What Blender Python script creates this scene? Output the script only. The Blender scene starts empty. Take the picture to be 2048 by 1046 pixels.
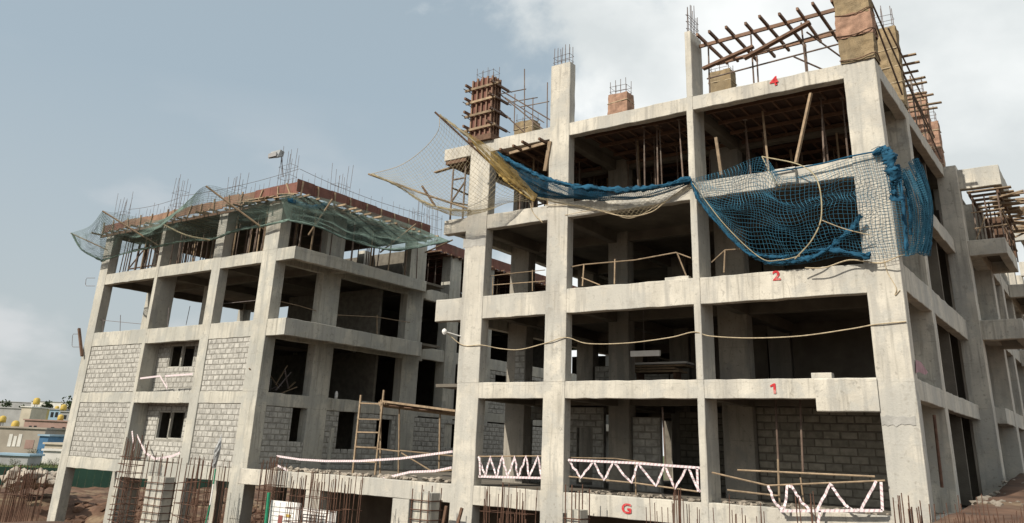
import bpy, math, random
import numpy as np
from mathutils import Vector, Matrix
random.seed(7)
SC = bpy.context.scene
COL = SC.collection
# ------------------------------------------------------------------ camera
F, PITCH, ROLL, YAW = 1644.5432, 0.3499, 0.0416, 0.6305
CAM = np.array([5.0438, -28.0679, -2.5016]); PX, PY = 1024.0, 295.5279
_cy, _sy, _cp, _sp, _cr, _sr = math.cos(YAW), math.sin(YAW), math.cos(PITCH), math.sin(PITCH), math.cos(ROLL), math.sin(ROLL)
_r = np.array([_cy, _sy, 0]); _f = np.array([-_sy, _cy, 0]); _z = np.array([0, 0, 1.0])
DD = _cp * _f + _sp * _z; _u = -_sp * _f + _cp * _z
RR = _cr * _r + _sr * _u; UU = -_sr * _r + _cr * _u
cam = bpy.data.cameras.new('camera'); camo = bpy.data.objects.new('camera', cam); COL.objects.link(camo)
camo.matrix_world = Matrix(((RR[0], UU[0], -DD[0], CAM[0]), (RR[1], UU[1], -DD[1], CAM[1]), (RR[2], UU[2], -DD[2], CAM[2]), (0, 0, 0, 1)))
cam.sensor_width = 36; cam.lens = F / 2048 * 36; cam.shift_y = -(523 - PY) / 2048
cam.clip_start = .1; cam.clip_end = 5000
SC.camera = camo
# ------------------------------------------------------------------ sky, sun, exposure
SUN_EL, SUN_AZ = math.radians(38), math.radians(13)          # azimuth measured from the facade normal towards -X
sdir = Vector((-math.sin(SUN_AZ) * math.cos(SUN_EL), -math.cos(SUN_AZ) * math.cos(SUN_EL), math.sin(SUN_EL)))
sun = bpy.data.lights.new('sun', 'SUN'); sun.energy = 5.0; sun.angle = math.radians(.6); sun.color = (1, .925, .81)
suno = bpy.data.objects.new('sun', sun); COL.objects.link(suno)
suno.rotation_euler = (-sdir).to_track_quat('-Z', 'Y').to_euler()
world = bpy.data.worlds.new('World'); SC.world = world; world.use_nodes = True
def world_nodes():
    nt = world.node_tree; N = nt.nodes; L = nt.links; N.clear()
    out = N.new('ShaderNodeOutputWorld'); bg = N.new('ShaderNodeBackground'); bg.inputs[1].default_value = .1
    sky = N.new('ShaderNodeTexSky'); sky.sky_type = 'NISHITA'; sky.sun_disc = False
    sky.sun_elevation = SUN_EL; sky.sun_rotation = math.atan2(sdir.x, sdir.y)
    sky.air_density = 1.0; sky.dust_density = 3.0; sky.ozone_density = 1.0
    tc = N.new('ShaderNodeTexCoord')
    def mixc(fac, a, b):
        m = N.new('ShaderNodeMix'); m.data_type = 'RGBA'
        for sock, val in ((0, fac), (6, a), (7, b)):
            if hasattr(val, 'is_linked'): L.new(val, m.inputs[sock])
            else: m.inputs[sock].default_value = val
        return m.outputs[2]
    def math_(op, a, b=None, c=None, clamp=False):
        m = N.new('ShaderNodeMath'); m.operation = op; m.use_clamp = clamp
        for i, val in enumerate((a, b, c)):
            if val is None: continue
            if hasattr(val, 'is_linked'): L.new(val, m.inputs[i])
            else: m.inputs[i].default_value = val
        return m.outputs[0]
    haze = mixc(.6, sky.outputs[0], (5.1, 6.1, 6.5, 1))
    sep = N.new('ShaderNodeSeparateXYZ'); L.new(tc.outputs['Generated'], sep.inputs[0])
    # haze thickens towards the horizon
    low = math_('SUBTRACT', 1.0, math_('MULTIPLY', sep.outputs[2], 2.6), clamp=True)
    haze = mixc(math_('MULTIPLY', low, .7), haze, (5.2, 5.5, 5.55, 1))
    # cloud bank
    mp = N.new('ShaderNodeMapping'); mp.inputs['Scale'].default_value = (1, 1, 1.5); mp.inputs['Location'].default_value = (.35, .1, .45)
    L.new(tc.outputs['Generated'], mp.inputs[0])
    n1 = N.new('ShaderNodeTexNoise'); n1.inputs['Scale'].default_value = 2.3; n1.inputs['Detail'].default_value = 10; n1.inputs['Roughness'].default_value = .56; n1.inputs['Distortion'].default_value = .25
    L.new(mp.outputs[0], n1.inputs[0])
    dot = N.new('ShaderNodeVectorMath'); dot.operation = 'DOT_PRODUCT'; L.new(tc.outputs['Generated'], dot.inputs[0]); dot.inputs[1].default_value = (.82, .57, 0)
    bank = math_('MULTIPLY_ADD', dot.outputs['Value'], .62, n1.outputs[0])
    mask = N.new('ShaderNodeMapRange'); mask.interpolation_type = 'SMOOTHSTEP'; mask.inputs[1].default_value = .50; mask.inputs[2].default_value = .61
    L.new(bank, mask.inputs[0])
    n2 = N.new('ShaderNodeTexNoise'); n2.inputs['Scale'].default_value = 3.2; n2.inputs['Detail'].default_value = 6
    L.new(mp.outputs[0], n2.inputs[0])
    shade = N.new('ShaderNodeMapRange'); shade.inputs[1].default_value = .36; shade.inputs[2].default_value = .56; L.new(n2.outputs[0], shade.inputs[0])
    cloud = mixc(shade.outputs[0], (6.7, 7.1, 7.15, 1), (9.5, 9.7, 9.6, 1))
    # thin low cloud banks all round the horizon
    n3 = N.new('ShaderNodeTexNoise'); n3.inputs['Scale'].default_value = 4.5; n3.inputs['Detail'].default_value = 7
    mp3 = N.new('ShaderNodeMapping'); mp3.inputs['Scale'].default_value = (1, 1, 2.2); mp3.inputs['Location'].default_value = (.2, .6, .1); L.new(tc.outputs['Generated'], mp3.inputs[0]); L.new(mp3.outputs[0], n3.inputs[0])
    lowc = N.new('ShaderNodeMapRange'); lowc.interpolation_type = 'SMOOTHSTEP'; lowc.inputs[1].default_value = .50; lowc.inputs[2].default_value = .66; L.new(n3.outputs[0], lowc.inputs[0])
    haze = mixc(math_('MULTIPLY', math_('MULTIPLY', lowc.outputs[0], low), .75), haze, (7.4, 7.4, 7.5, 1))
    fin = mixc(math_('MULTIPLY', mask.outputs[0], .95), haze, cloud)
    L.new(fin, bg.inputs[0]); L.new(bg.outputs[0], out.inputs[0])
world_nodes()
SC.view_settings.view_transform = 'Standard'; SC.view_settings.look = 'None'
SC.view_settings.exposure = 0.1; SC.view_settings.gamma = 1
# ------------------------------------------------------------------ pixel helpers: a ray of the photograph cut by a real plane of the place
def ray(u, v): return DD + RR * (u - PX) / F - UU * (v - PY) / F
def at(u, v, X=None, Y=None, Z=None):
    d = ray(u, v); k = 0 if X is not None else 1 if Y is not None else 2
    t = ((X, Y, Z)[k] - CAM[k]) / d[k]
    return Vector(CAM + t * d)
def far(u, v, D): return Vector(CAM + ray(u, v) * D)
def R(a, b): return random.uniform(a, b)
# ------------------------------------------------------------------ materials
def mat(name, base, rough=.85, vary=.25, scale=3.0, bump=.0, second=None, streak=0, metal=0, obj_rand=0, fine=40, spots=0, coords='pos'):
    m = bpy.data.materials.new(name); m.use_nodes = True
    nt = m.node_tree; N = nt.nodes; L = nt.links; b = N['Principled BSDF']
    b.inputs['Roughness'].default_value = rough; b.inputs['Metallic'].default_value = metal
    if 'Specular IOR Level' in b.inputs: b.inputs['Specular IOR Level'].default_value = .25
    geo = N.new('ShaderNodeNewGeometry')
    pos = geo.outputs['Position']
    def noise(sc, det=5, vec=pos, rough=.55):
        n = N.new('ShaderNodeTexNoise'); n.inputs['Scale'].default_value = sc; n.inputs['Detail'].default_value = det; n.inputs['Roughness'].default_value = rough
        L.new(vec, n.inputs[0]); return n.outputs[0]
    def ramp(val, lo, hi):
        r = N.new('ShaderNodeMapRange'); r.interpolation_type = 'SMOOTHSTEP'; r.inputs[1].default_value = lo; r.inputs[2].default_value = hi; L.new(val, r.inputs[0]); return r.outputs[0]
    def mix(fac, a, bb, mode='MIX'):
        x = N.new('ShaderNodeMix'); x.data_type = 'RGBA'; x.blend_type = mode
        for s, val in ((0, fac), (6, a), (7, bb)):
            if hasattr(val, 'is_linked'): L.new(val, x.inputs[s])
            else: x.inputs[s].default_value = (*val, 1) if isinstance(val, tuple) and len(val) == 3 else val
        return x.outputs[2]
    def mul(val, k):
        x = N.new('ShaderNodeMath'); x.operation = 'MULTIPLY'; L.new(val, x.inputs[0]); x.inputs[1].default_value = k; return x.outputs[0]
    dark = tuple(c * (1 - vary) for c in base); lite = tuple(min(1, c * (1 + vary * .5)) for c in base)
    c = mix(ramp(noise(scale), .3, .7), dark, lite)
    if second: c = mix(mul(ramp(noise(scale * .45, 6), .50, .66), .8), c, second)
    c = mix(mul(ramp(noise(fine, 3), .35, .75), vary * .9), c, tuple(x * .62 for x in base))
    if streak:
        mp = N.new('ShaderNodeMapping'); mp.inputs['Scale'].default_value = (5.5, 5.5, .35); L.new(pos, mp.inputs[0])
        c = mix(mul(ramp(noise(1.0, 5, mp.outputs[0]), .52, .72), streak), c, tuple(x * .5 for x in base))
        mp2 = N.new('ShaderNodeMapping'); mp2.inputs['Scale'].default_value = (1.9, 1.9, .22); mp2.inputs['Location'].default_value = (3, 7, 1); L.new(pos, mp2.inputs[0])
        c = mix(mul(ramp(noise(1.0, 7, mp2.outputs[0], .65), .50, .62), .62), c, tuple(x * y for x, y in zip(base, (.52, .54, .58))))
        c = mix(mul(ramp(noise(.55, 8, rough=.66), .48, .57), .6), c, tuple(x * y for x, y in zip(base, (.66, .70, .76))))
        c = mix(mul(ramp(noise(5.5, 6, rough=.7), .57, .66), .6), c, tuple(x * .42 for x in base))
    if spots:
        c = mix(mul(ramp(noise(1.3, 8, rough=.7), .57, .66), spots), c, tuple(x * y for x, y in zip(base, (.55, .56, .58))))
    if streak:
        sx = N.new('ShaderNodeSeparateXYZ'); L.new(pos, sx.inputs[0])
        def ma(op, a, b_=None):
            x = N.new('ShaderNodeMath'); x.operation = op
            for i_, v_ in enumerate((a, b_)):
                if v_ is None: continue
                if hasattr(v_, 'is_linked'): L.new(v_, x.inputs[i_])
                else: x.inputs[i_].default_value = v_
            return x.outputs[0]
        wob = ma('MULTIPLY', noise(.35, 2), 2.2)
        fx = ma('FRACT', ma('DIVIDE', ma('ADD', ma('ADD', sx.outputs[0], sx.outputs[1]), wob), 1.27)); seam = ma('LESS_THAN', fx, .014)
        wz = ma('MULTIPLY', noise(.8, 2), .25); fz = ma('FRACT', ma('DIVIDE', ma('ADD', sx.outputs[2], wz), 1.81)); seamz = ma('LESS_THAN', fz, .010)
        c = mix(mul(ma('MULTIPLY', ma('MAXIMUM', seam, seamz), ramp(noise(2.1, 3), .4, .6)), .55), c, tuple(x * .45 for x in base))
        pan = N.new('ShaderNodeTexWhiteNoise'); pan.noise_dimensions = '1D'; L.new(ma('FLOOR', ma('DIVIDE', ma('ADD', ma('ADD', sx.outputs[0], sx.outputs[1]), wob), 1.27)), pan.inputs['W'])
        c = mix(ma('MULTIPLY', pan.outputs[0], .35), c, tuple(x * y for x, y in zip(base, (.80, .82, .86))))
    if obj_rand:
        oi = N.new('ShaderNodeObjectInfo'); r = N.new('ShaderNodeMapRange'); r.inputs[3].default_value = 1 - obj_rand; r.inputs[4].default_value = 1 + obj_rand * .6
        L.new(oi.outputs['Random'], r.inputs[0])
        x = N.new('ShaderNodeVectorMath'); x.operation = 'SCALE'; L.new(c, x.inputs[0]); L.new(r.outputs[0], x.inputs['Scale']); c = x.outputs[0]
    L.new(c, b.inputs['Base Color'])
    if bump:
        bp = N.new('ShaderNodeBump'); bp.inputs['Strength'].default_value = bump; bp.inputs['Distance'].default_value = .03
        L.new(noise(fine * .35, 6), bp.inputs['Height']); L.new(bp.outputs[0], b.inputs['Normal'])
    return m
M = {}
M['conA'] = mat('cream_concrete', (.535, .503, .43), .9, .2, .9, .35, (.36, .345, .31), .85, spots=.75)
M['conB'] = mat('grey_cream_concrete', (.49, .468, .40), .9, .2, .8, .35, (.33, .33, .29), .85, spots=.75)
M['slab'] = mat('shaded_slab_concrete', (.155, .138, .112), .9, .25, 1.0, .3, (.115, .10, .085), 0)  # slabs, inner beams and walls: colour darkened to deepen the indoor shade
M['conIn'] = mat('shaded_concrete', (.31, .285, .24), .9, .2, .9, .3, (.24, .22, .19), .5)  # darker copy of the cream concrete, indoor shade put into its colour
M['patch'] = mat('cement_patch', (.34, .333, .31), .9, .2, 2.5, .4)
M['block'] = mat('grey_block', (.41, .40, .365), .95, .3, 4, .5, obj_rand=.14)
M['block2'] = mat('cream_block', (.27, .25, .205), .95, .25, 4, .5, obj_rand=.22)
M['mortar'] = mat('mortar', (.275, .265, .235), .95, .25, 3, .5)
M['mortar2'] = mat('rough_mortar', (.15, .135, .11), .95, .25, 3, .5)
M['rust'] = mat('rusty_steel', (.115, .062, .042), .8, .35, 6, 0)
M['rebar'] = mat('dark_rebar', (.17, .145, .14), .75, .3, 6, 0)
M['timber'] = mat('weathered_timber', (.30, .225, .15), .85, .3, 5, .2, (.27, .19, .12), obj_rand=.25)
M['timber2'] = mat('brown_timber', (.15, .09, .06), .85, .3, 5, .2, (.15, .09, .06), obj_rand=.25)
M['ply'] = mat('red_shutter_ply', (.205, .09, .066), .8, .4, 2.2, .1, (.17, .115, .085), .5, obj_rand=.2)
M['ply2'] = mat('brown_shutter_ply', (.27, .165, .11), .8, .3, 2.2, .1, (.21, .12, .085), .3, obj_rand=.2)
M['soffit'] = mat('shaded_soffit_ply', (.085, .052, .04), .9, .35, 1.5, .1, (.06, .045, .035))  # darker copy of the brown shutter ply, under-slab shade put into its colour
M['jute'] = mat('jute_sacking', (.29, .22, .13), .95, .35, 3.5, .8, (.25, .185, .105), .25, fine=90)
M['jutepink'] = mat('pinkish_sacking', (.33, .205, .145), .95, .35, 3.5, .5, fine=90)
M['prop'] = mat('rusty_prop', (.16, .115, .09), .7, .35, 4, 0, (.22, .19, .16), obj_rand=.3)
M['tealnet'] = mat('teal_net', (.045, .165, .25), .95, .3, 3)
M['bluenet'] = mat('blue_net', (.016, .08, .142), .95, .3, 3)
M['yelnet'] = mat('straw_net', (.36, .31, .20), .85, .25, 3)
M['goldnet'] = mat('golden_net', (.40, .285, .10), .85, .25, 3)
M['grnnet'] = mat('green_net', (.15, .215, .185), .85, .25, 1.5)
M['rope'] = mat('beige_rope', (.45, .37, .25), .9, .25, 9)
M['soil'] = mat('red_soil', (.125, .073, .048), .98, .55, .6, 1.0, (.215, .165, .105), fine=3)
M['grass'] = mat('grass', (.10, .13, .05), .95, .4, .4, .5, (.16, .15, .075), fine=4)
M['rubble'] = mat('rubble_stone', (.32, .28, .23), .95, .35, 1.5, .5, obj_rand=.25)
M['hoard'] = mat('green_hoarding', (.022, .06, .042), .7, .25, .3)
M['white'] = mat('white_paint', (.74, .73, .70), .7, .1, 2)
M['lamp'] = mat('grey_metal', (.30, .31, .31), .5, .15, 3, metal=.3)
M['brownprint'] = mat('brown_print', (.2, .07, .06), .7, .1, 2)
M['glass'] = mat('dark_glass', (.02, .022, .025), .2, .1, 2)
M['red'] = mat('red_paint', (.50, .04, .045), .9, .25, 7, 0, (.48, .27, .24), fine=25)
M['yellow'] = mat('yellow_tank', (.45, .32, .07), .5, .12, 1)
M['bluepaint'] = mat('blue_sheet', (.06, .15, .27), .6, .15, 1)
M['green'] = mat('green_pole', (.02, .22, .12), .6, .15, 3)
M['pink'] = mat('pink_cloth', (.36, .22, .24), .9, .2, 3)
M['leaf'] = mat('tree_foliage', (.045, .065, .03), .95, .35, .6)
M['bark'] = mat('tree_bark', (.10, .075, .05), .95, .3, 2)
for k, c in dict(h_tan=(.30, .265, .22), h_pink=(.30, .20, .17), h_cream=(.45, .40, .32), h_white=(.6, .58, .54), h_grey=(.3, .3, .3), h_blue=(.25, .35, .43), h_yel=(.5, .4, .18)).items(): M[k] = mat('house_' + k[2:] + '_plaster', c, .9, .15, .4)
def tape_mat():
    m = mat('hazard_tape', (.66, .60, .61), .6, .08, 4); nt = m.node_tree; N = nt.nodes; L = nt.links
    b = N['Principled BSDF']; src = b.inputs['Base Color'].links[0].from_socket
    uv = N.new('ShaderNodeUVMap'); sp = N.new('ShaderNodeSeparateXYZ'); L.new(uv.outputs[0], sp.inputs[0])
    f = N.new('ShaderNodeMath'); f.operation = 'FRACT'; k = N.new('ShaderNodeMath'); k.operation = 'MULTIPLY_ADD'; k.inputs[1].default_value = 7
    L.new(sp.outputs[0], k.inputs[0]); L.new(sp.outputs[1], k.inputs[2]); L.new(k.outputs[0], f.inputs[0])
    g = N.new('ShaderNodeMath'); g.operation = 'GREATER_THAN'; g.inputs[1].default_value = .66; L.new(f.outputs[0], g.inputs[0])
    x = N.new('ShaderNodeMix'); x.data_type = 'RGBA'; L.new(g.outputs[0], x.inputs[0]); L.new(src, x.inputs[6]); x.inputs[7].default_value = (.50, .36, .38, 1)
    L.new(x.outputs[2], b.inputs['Base Color']); return m
M['tape'] = tape_mat()
# ------------------------------------------------------------------ mesh helpers
ORG = {}
class MB:
    def __init__(s): s.v = []; s.f = []; s.uv = None
    def add(s, vs, fs):
        n = len(s.v); s.v += [tuple(p) for p in vs]; s.f += [tuple(i + n for i in f) for f in fs]; return s
    def box(s, x0, x1, y0, y1, z0, z1):
        return s.add([(x0, y0, z0), (x1, y0, z0), (x1, y1, z0), (x0, y1, z0), (x0, y0, z1), (x1, y0, z1), (x1, y1, z1), (x0, y1, z1)],
                     [(0, 3, 2, 1), (4, 5, 6, 7), (0, 1, 5, 4), (1, 2, 6, 5), (2, 3, 7, 6), (3, 0, 4, 7)])
    def rbox(s, x0, x1, y0, y1, z0, z1, ch=.018, jit=.015, step=.42):
        """cast concrete: chamfered prism along its longest side, slightly uneven"""
        lo, hi = (x0, y0, z0), (x1, y1, z1); d = [hi[i] - lo[i] for i in range(3)]; a = d.index(max(d)); b, c = (a + 1) % 3, (a + 2) % 3
        n = max(1, int(d[a] / step)); rings = []
        for k in range(n + 1):
            t = lo[a] + d[a] * k / n; j = [R(-jit, jit) if 0 < k < n else 0 for _ in range(4)]
            b0, b1, c0, c1 = lo[b] + j[0], hi[b] + j[1], lo[c] + j[2], hi[c] + j[3]
            ring = []
            for (pb, pc) in ((b0 + ch, c0), (b1 - ch, c0), (b1, c0 + ch), (b1, c1 - ch), (b1 - ch, c1), (b0 + ch, c1), (b0, c1 - ch), (b0, c0 + ch)):
                p = [0, 0, 0]; p[a] = t; p[b] = pb; p[c] = pc; ring.append(tuple(p))
            rings.append(ring)
        vs = [p for r in rings for p in r]; fs = []
        for k in range(n):
            for i in range(8): fs.append((k * 8 + i, k * 8 + (i + 1) % 8, k * 8 + 8 + (i + 1) % 8, k * 8 + 8 + i))
        fs.append(tuple(range(7, -1, -1))); fs.append(tuple(n * 8 + i for i in range(8)))
        return s.add(vs, fs)
    def tube(s, pts, r, n=5, r1=None):
        pts = [Vector(p) for p in pts]; rings = []; m = len(pts)
        for k, p in enumerate(pts):
            d = (pts[min(k + 1, m - 1)] - pts[max(k - 1, 0)]); d = d.normalized() if d.length > 1e-9 else Vector((0, 0, 1))
            a = d.cross(Vector((0, 0, 1)) if abs(d.z) < .9 else Vector((1, 0, 0))).normalized(); b = d.cross(a)
            rr = r if r1 is None else r + (r1 - r) * k / (m - 1)
            rings.append([p + (a * math.cos(2 * math.pi * i / n) + b * math.sin(2 * math.pi * i / n)) * rr for i in range(n)])
        fs = [(k * n + i, k * n + (i + 1) % n, k * n + n + (i + 1) % n, k * n + n + i) for k in range(m - 1) for i in range(n)]
        fs += [tuple(range(n - 1, -1, -1)), tuple((m - 1) * n + i for i in range(n))]
        return s.add([p for r_ in rings for p in r_], fs)
    def bar(s, p0, p1, w, h, up=(0, 0, 1)):
        """squared timber between two points"""
        p0, p1 = Vector(p0), Vector(p1); d = (p1 - p0).normalized(); up = Vector(up)
        if abs(d.dot(up)) > .95: up = Vector((0, 1, 0))
        a = d.cross(up).normalized() * w / 2; b = a.cross(d).normalized() * h / 2
        vs = [p0 - a - b, p0 + a - b, p0 + a + b, p0 - a + b, p1 - a - b, p1 + a - b, p1 + a + b, p1 - a + b]
        return s.add(vs, [(0, 3, 2, 1), (4, 5, 6, 7), (0, 1, 5, 4), (1, 2, 6, 5), (2, 3, 7, 6), (3, 0, 4, 7)])
    def strip(s, pts, w, up=(0, 0, 1), uvk=1.0):
        pts = [Vector(p) for p in pts]; n = len(s.v); L_ = 0; s.uv = s.uv or {}
        for k, p in enumerate(pts):
            d = (pts[min(k + 1, len(pts) - 1)] - pts[max(k - 1, 0)]).normalized(); a = d.cross(Vector((0, -1, 0))).normalized() * w / 2
            if k: L_ += (p - pts[k - 1]).length
            s.v += [tuple(p - a), tuple(p + a)]; s.uv[n + 2 * k] = (L_ * uvk, 0); s.uv[n + 2 * k + 1] = (L_ * uvk, .3)
        for k in range(len(pts) - 1): s.f.append((n + 2 * k, n + 2 * k + 1, n + 2 * k + 3, n + 2 * k + 2))
        return s
    def mesh(s, name, m, org=(0, 0, 0)):
        me = bpy.data.meshes.new(name); o = Vector(org)
        me.from_pydata([(p[0] - o[0], p[1] - o[1], p[2] - o[2]) for p in s.v], [], s.f); me.materials.append(m)
        if s.uv:
            l = me.uv_layers.new(name='uv')
            for lp in me.loops: l.data[lp.index].uv = s.uv.get(lp.vertex_index, (0, 0))
        me.update(); return me
    def build(s, name, m, parent=None, smooth=False, org=None):
        o0 = ORG.get(parent.name, Vector((0, 0, 0))) if parent else Vector(org or (0, 0, 0))
        me = s.mesh(name, m if not isinstance(m, str) else M[m], o0)
        if smooth: me.shade_smooth()
        o = bpy.data.objects.new(name, me); COL.objects.link(o)
        if parent: o.parent = parent
        else: o.location = o0
        ORG[o.name] = o0
        return o
def tag(o, label=None, cat=None, group=None, kind=None):
    if label: o['label'] = label
    if cat: o['category'] = cat
    if group: o['group'] = group
    if kind: o['kind'] = kind
    return o
def thing(name, label, cat, loc=(0, 0, 0), group=None):
    o = bpy.data.objects.new(name, None); COL.objects.link(o); o.location = loc; o.empty_display_size = .3; ORG[o.name] = Vector(loc)
    return tag(o, label, cat, group)
def inst(name, me, parent=None, loc=(0, 0, 0), rot=None, scale=None):
    """object that shares mesh data; loc in world coordinates"""
    o = bpy.data.objects.new(name, me); COL.objects.link(o)
    if parent: o.parent = parent; o.location = Vector(loc) - ORG[parent.name]
    else: o.location = loc
    if rot: o.rotation_euler = rot
    if scale: o.scale = scale
    ORG[o.name] = Vector(loc)
    return o
def aim(o, p0, p1, twist=0):
    """stretch a unit z mesh between two points"""
    p0, p1 = Vector(p0), Vector(p1); d = p1 - p0
    o.rotation_mode = 'QUATERNION'; o.rotation_quaternion = d.to_track_quat('Z', 'Y'); o.scale = (1, 1, d.length)
    return o
def rod(name, me, parent, p0, p1):
    o = inst(name, me, parent, p0); return aim(o, p0, p1)
def bez(pts, n=24):
    """smooth curve through points (Catmull-Rom)"""
    P = [Vector(p) for p in pts]; P = [P[0] * 2 - P[1]] + P + [P[-1] * 2 - P[-2]]; out = []
    m = len(P) - 3
    for i in range(m):
        a, b, c, d = P[i:i + 4]; k = max(2, n // m)
        for j in range(k):
            t = j / k; out.append(.5 * ((2 * b) + (c - a) * t + (2 * a - 5 * b + 4 * c - d) * t * t + (3 * b - a - 3 * c + d) * t ** 3))
    out.append(P[-2]); return out
def sag(p0, p1, s, n=14):
    p0, p1 = Vector(p0), Vector(p1); return [p0.lerp(p1, k / n) - Vector((0, 0, s * 4 * (k / n) * (1 - k / n))) for k in range(n + 1)]
UNIT = {}
def unit_rod(key, r, m, n=6):
    if key not in UNIT: UNIT[key] = MB().tube([(0, 0, 0), (0, 0, 1)], r, n).mesh(key, M[m])
    return UNIT[key]
def unit_bar(key, w, h, m):
    if key not in UNIT: UNIT[key] = MB().box(-w / 2, w / 2, -h / 2, h / 2, 0, 1).mesh(key, M[m])
    return UNIT[key]
# ------------------------------------------------------------------ block walls
def chamfer_block():
    m = MB(); c = .09; a = .5
    xs = [(-a, -a + c), (a, a - c)]
    vs = []
    # front (-y) face chamfered, sides straight to the back
    vs = [(-a + c * .5, -.5, -a + c), (a - c * .5, -.5, -a + c), (a - c * .5, -.5, a - c), (-a + c * .5, -.5, a - c),
          (-a, -.3, -a), (a, -.3, -a), (a, -.3, a), (-a, -.3, a), (-a, .5, -a), (a, .5, -a), (a, .5, a), (-a, .5, a)]
    fs = [(0, 1, 2, 3)] + [(i, (i + 1) % 4, 4 + (i + 1) % 4, 4 + i)[::-1] for i in range(4)] + [(4 + i, 4 + (i + 1) % 4, 8 + (i + 1) % 4, 8 + i)[::-1] for i in range(4)]
    return vs, fs
CBV, CBF = chamfer_block()
BLOCKS = []
def block_wall(root, axis, plane, a0, a1, z0, z1, openings=(), bw=.48, bh=.29, thick=.2, bm='block', mm='mortar', gap=.055, back=None):
    """axis 'x': wall runs along X and faces -Y at y=plane; axis 'y': runs along Y and faces +X at x=plane"""
    A = sorted({a0, a1, *[o[0] for o in openings], *[o[1] for o in openings]}); Zs = sorted({z0, z1, *[o[2] for o in openings], *[o[3] for o in openings]})
    inside = lambda a, z: any(o[0] < a < o[1] and o[2] < z < o[3] for o in openings)
    m = MB()
    for i in range(len(A) - 1):
        for j in range(len(Zs) - 1):
            if A[i] < a0 or A[i + 1] > a1 or Zs[j] < z0 or Zs[j + 1] > z1: continue
            if inside((A[i] + A[i + 1]) / 2, (Zs[j] + Zs[j + 1]) / 2): continue
            if axis == 'x': m.box(A[i], A[i + 1], plane, plane + thick, Zs[j], Zs[j + 1])
            else: m.box(plane - thick, plane, A[i], A[i + 1], Zs[j], Zs[j + 1])
    w = m.build('block_wall', mm, root)
    rows = max(1, round((z1 - z0) / bh)); bh = (z1 - z0) / rows
    for r in range(rows):
        zc = z0 + (r + .5) * bh; a = a0 - (bw / 2 if r % 2 else 0)
        while a < a1 - .03:
            lo, hi = max(a, a0), min(a + bw, a1); a += bw * R(.97, 1.03)
            segs = [(lo, hi)]
            for o in openings:
                if o[2] < zc < o[3]:
                    ns = []
                    for s in segs:
                        if s[1] <= o[0] or s[0] >= o[1]: ns.append(s)
                        else:
                            if s[0] < o[0]: ns.append((s[0], o[0]))
                            if s[1] > o[1]: ns.append((o[1], s[1]))
                    segs = ns
            for (p, q) in segs:
                if q - p < .08: continue
                d = .05 + R(-.006, .008); c = (p + q) / 2
                size = (q - p - gap * R(.7, 1.4), d, bh - gap * R(.7, 1.4))
                loc = (c, plane - d * .5 + .03, zc + R(-.004, .004)) if axis == 'x' else (plane + d * .5 - .03, c, zc + R(-.004, .004))
                rot = R(-.008, .008)
                v = np.array(loc) - CAM; dist = np.linalg.norm(v)
                area = size[0] * size[2] / dist ** 2 * abs(v[1] if axis == 'x' else v[0]) / dist
                BLOCKS.append((root, w, loc, size, axis, rot, bm, area))
    return w
def flush_blocks():
    roots = {}
    for b in BLOCKS: roots.setdefault(b[0].name, []).append(b)
    for bs in roots.values():
        bs.sort(key=lambda b: -b[7]); merged = {}
        for k, (root, w, loc, size, axis, rot, bm, _) in enumerate(bs):
            if k < 295:
                key = 'block_' + bm
                if key not in UNIT: UNIT[key] = MB().add(CBV, CBF).mesh('block', M[bm])
                o = inst('block', UNIT[key], w, loc, (0, rot if axis == 'x' else 0, math.pi / 2 if axis == 'y' else 0), size)
            else:
                mb = merged.setdefault((w.name, bm), (MB(), w))[0]
                if axis == 'x': vs = [(loc[0] + p[0] * size[0], loc[1] + p[1] * size[1], loc[2] + p[2] * size[2]) for p in CBV]
                else: vs = [(loc[0] - p[1] * size[1], loc[1] + p[0] * size[0], loc[2] + p[2] * size[2]) for p in CBV]
                mb.add(vs, CBF)
        for (_, bm), (mb, w) in merged.items(): mb.build('blocks', bm, w)['kind'] = 'stuff'
# ================================================================== GROUND
def smooth(a, b, x): t = min(1, max(0, (x - a) / (b - a))); return t * t * (3 - 2 * t)
from mathutils import noise as mnoise
def ground_z(x, y):
    n = mnoise.noise(Vector((x * .35, y * .35, 0))) * .55 + mnoise.noise(Vector((x * .11, y * .11, 3))) * .5
    base = -8.8 + smooth(60, 190, math.hypot(x + 20, y)) * 1.4
    right = smooth(-3, 1.0, x + n * .4) * smooth(-16, -6, y)
    z = base * (1 - right) + right * (-3.6 + smooth(2, 14, y) * .85 + n * .25)
    near = smooth(-19, -15, y); near = (1 - near) * smooth(-22, -12, x)
    z = z * (1 - near) + near * -4.15
    # pit round the basement columns
    edge = n * 1.6
    pit = smooth(-16, -13, y) * (1 - smooth(13 + edge, 17 + edge * 1.4, y)) * (1 - smooth(-.5, .9, x)) * smooth(-78, -70, x)
    z = z * (1 - pit) + pit * (-11.2 + n * .4)
    if z < -5: z += n * .25 + mnoise.noise(Vector((x * 1.1, y * 1.1, 5))) * .35
    return z
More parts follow.
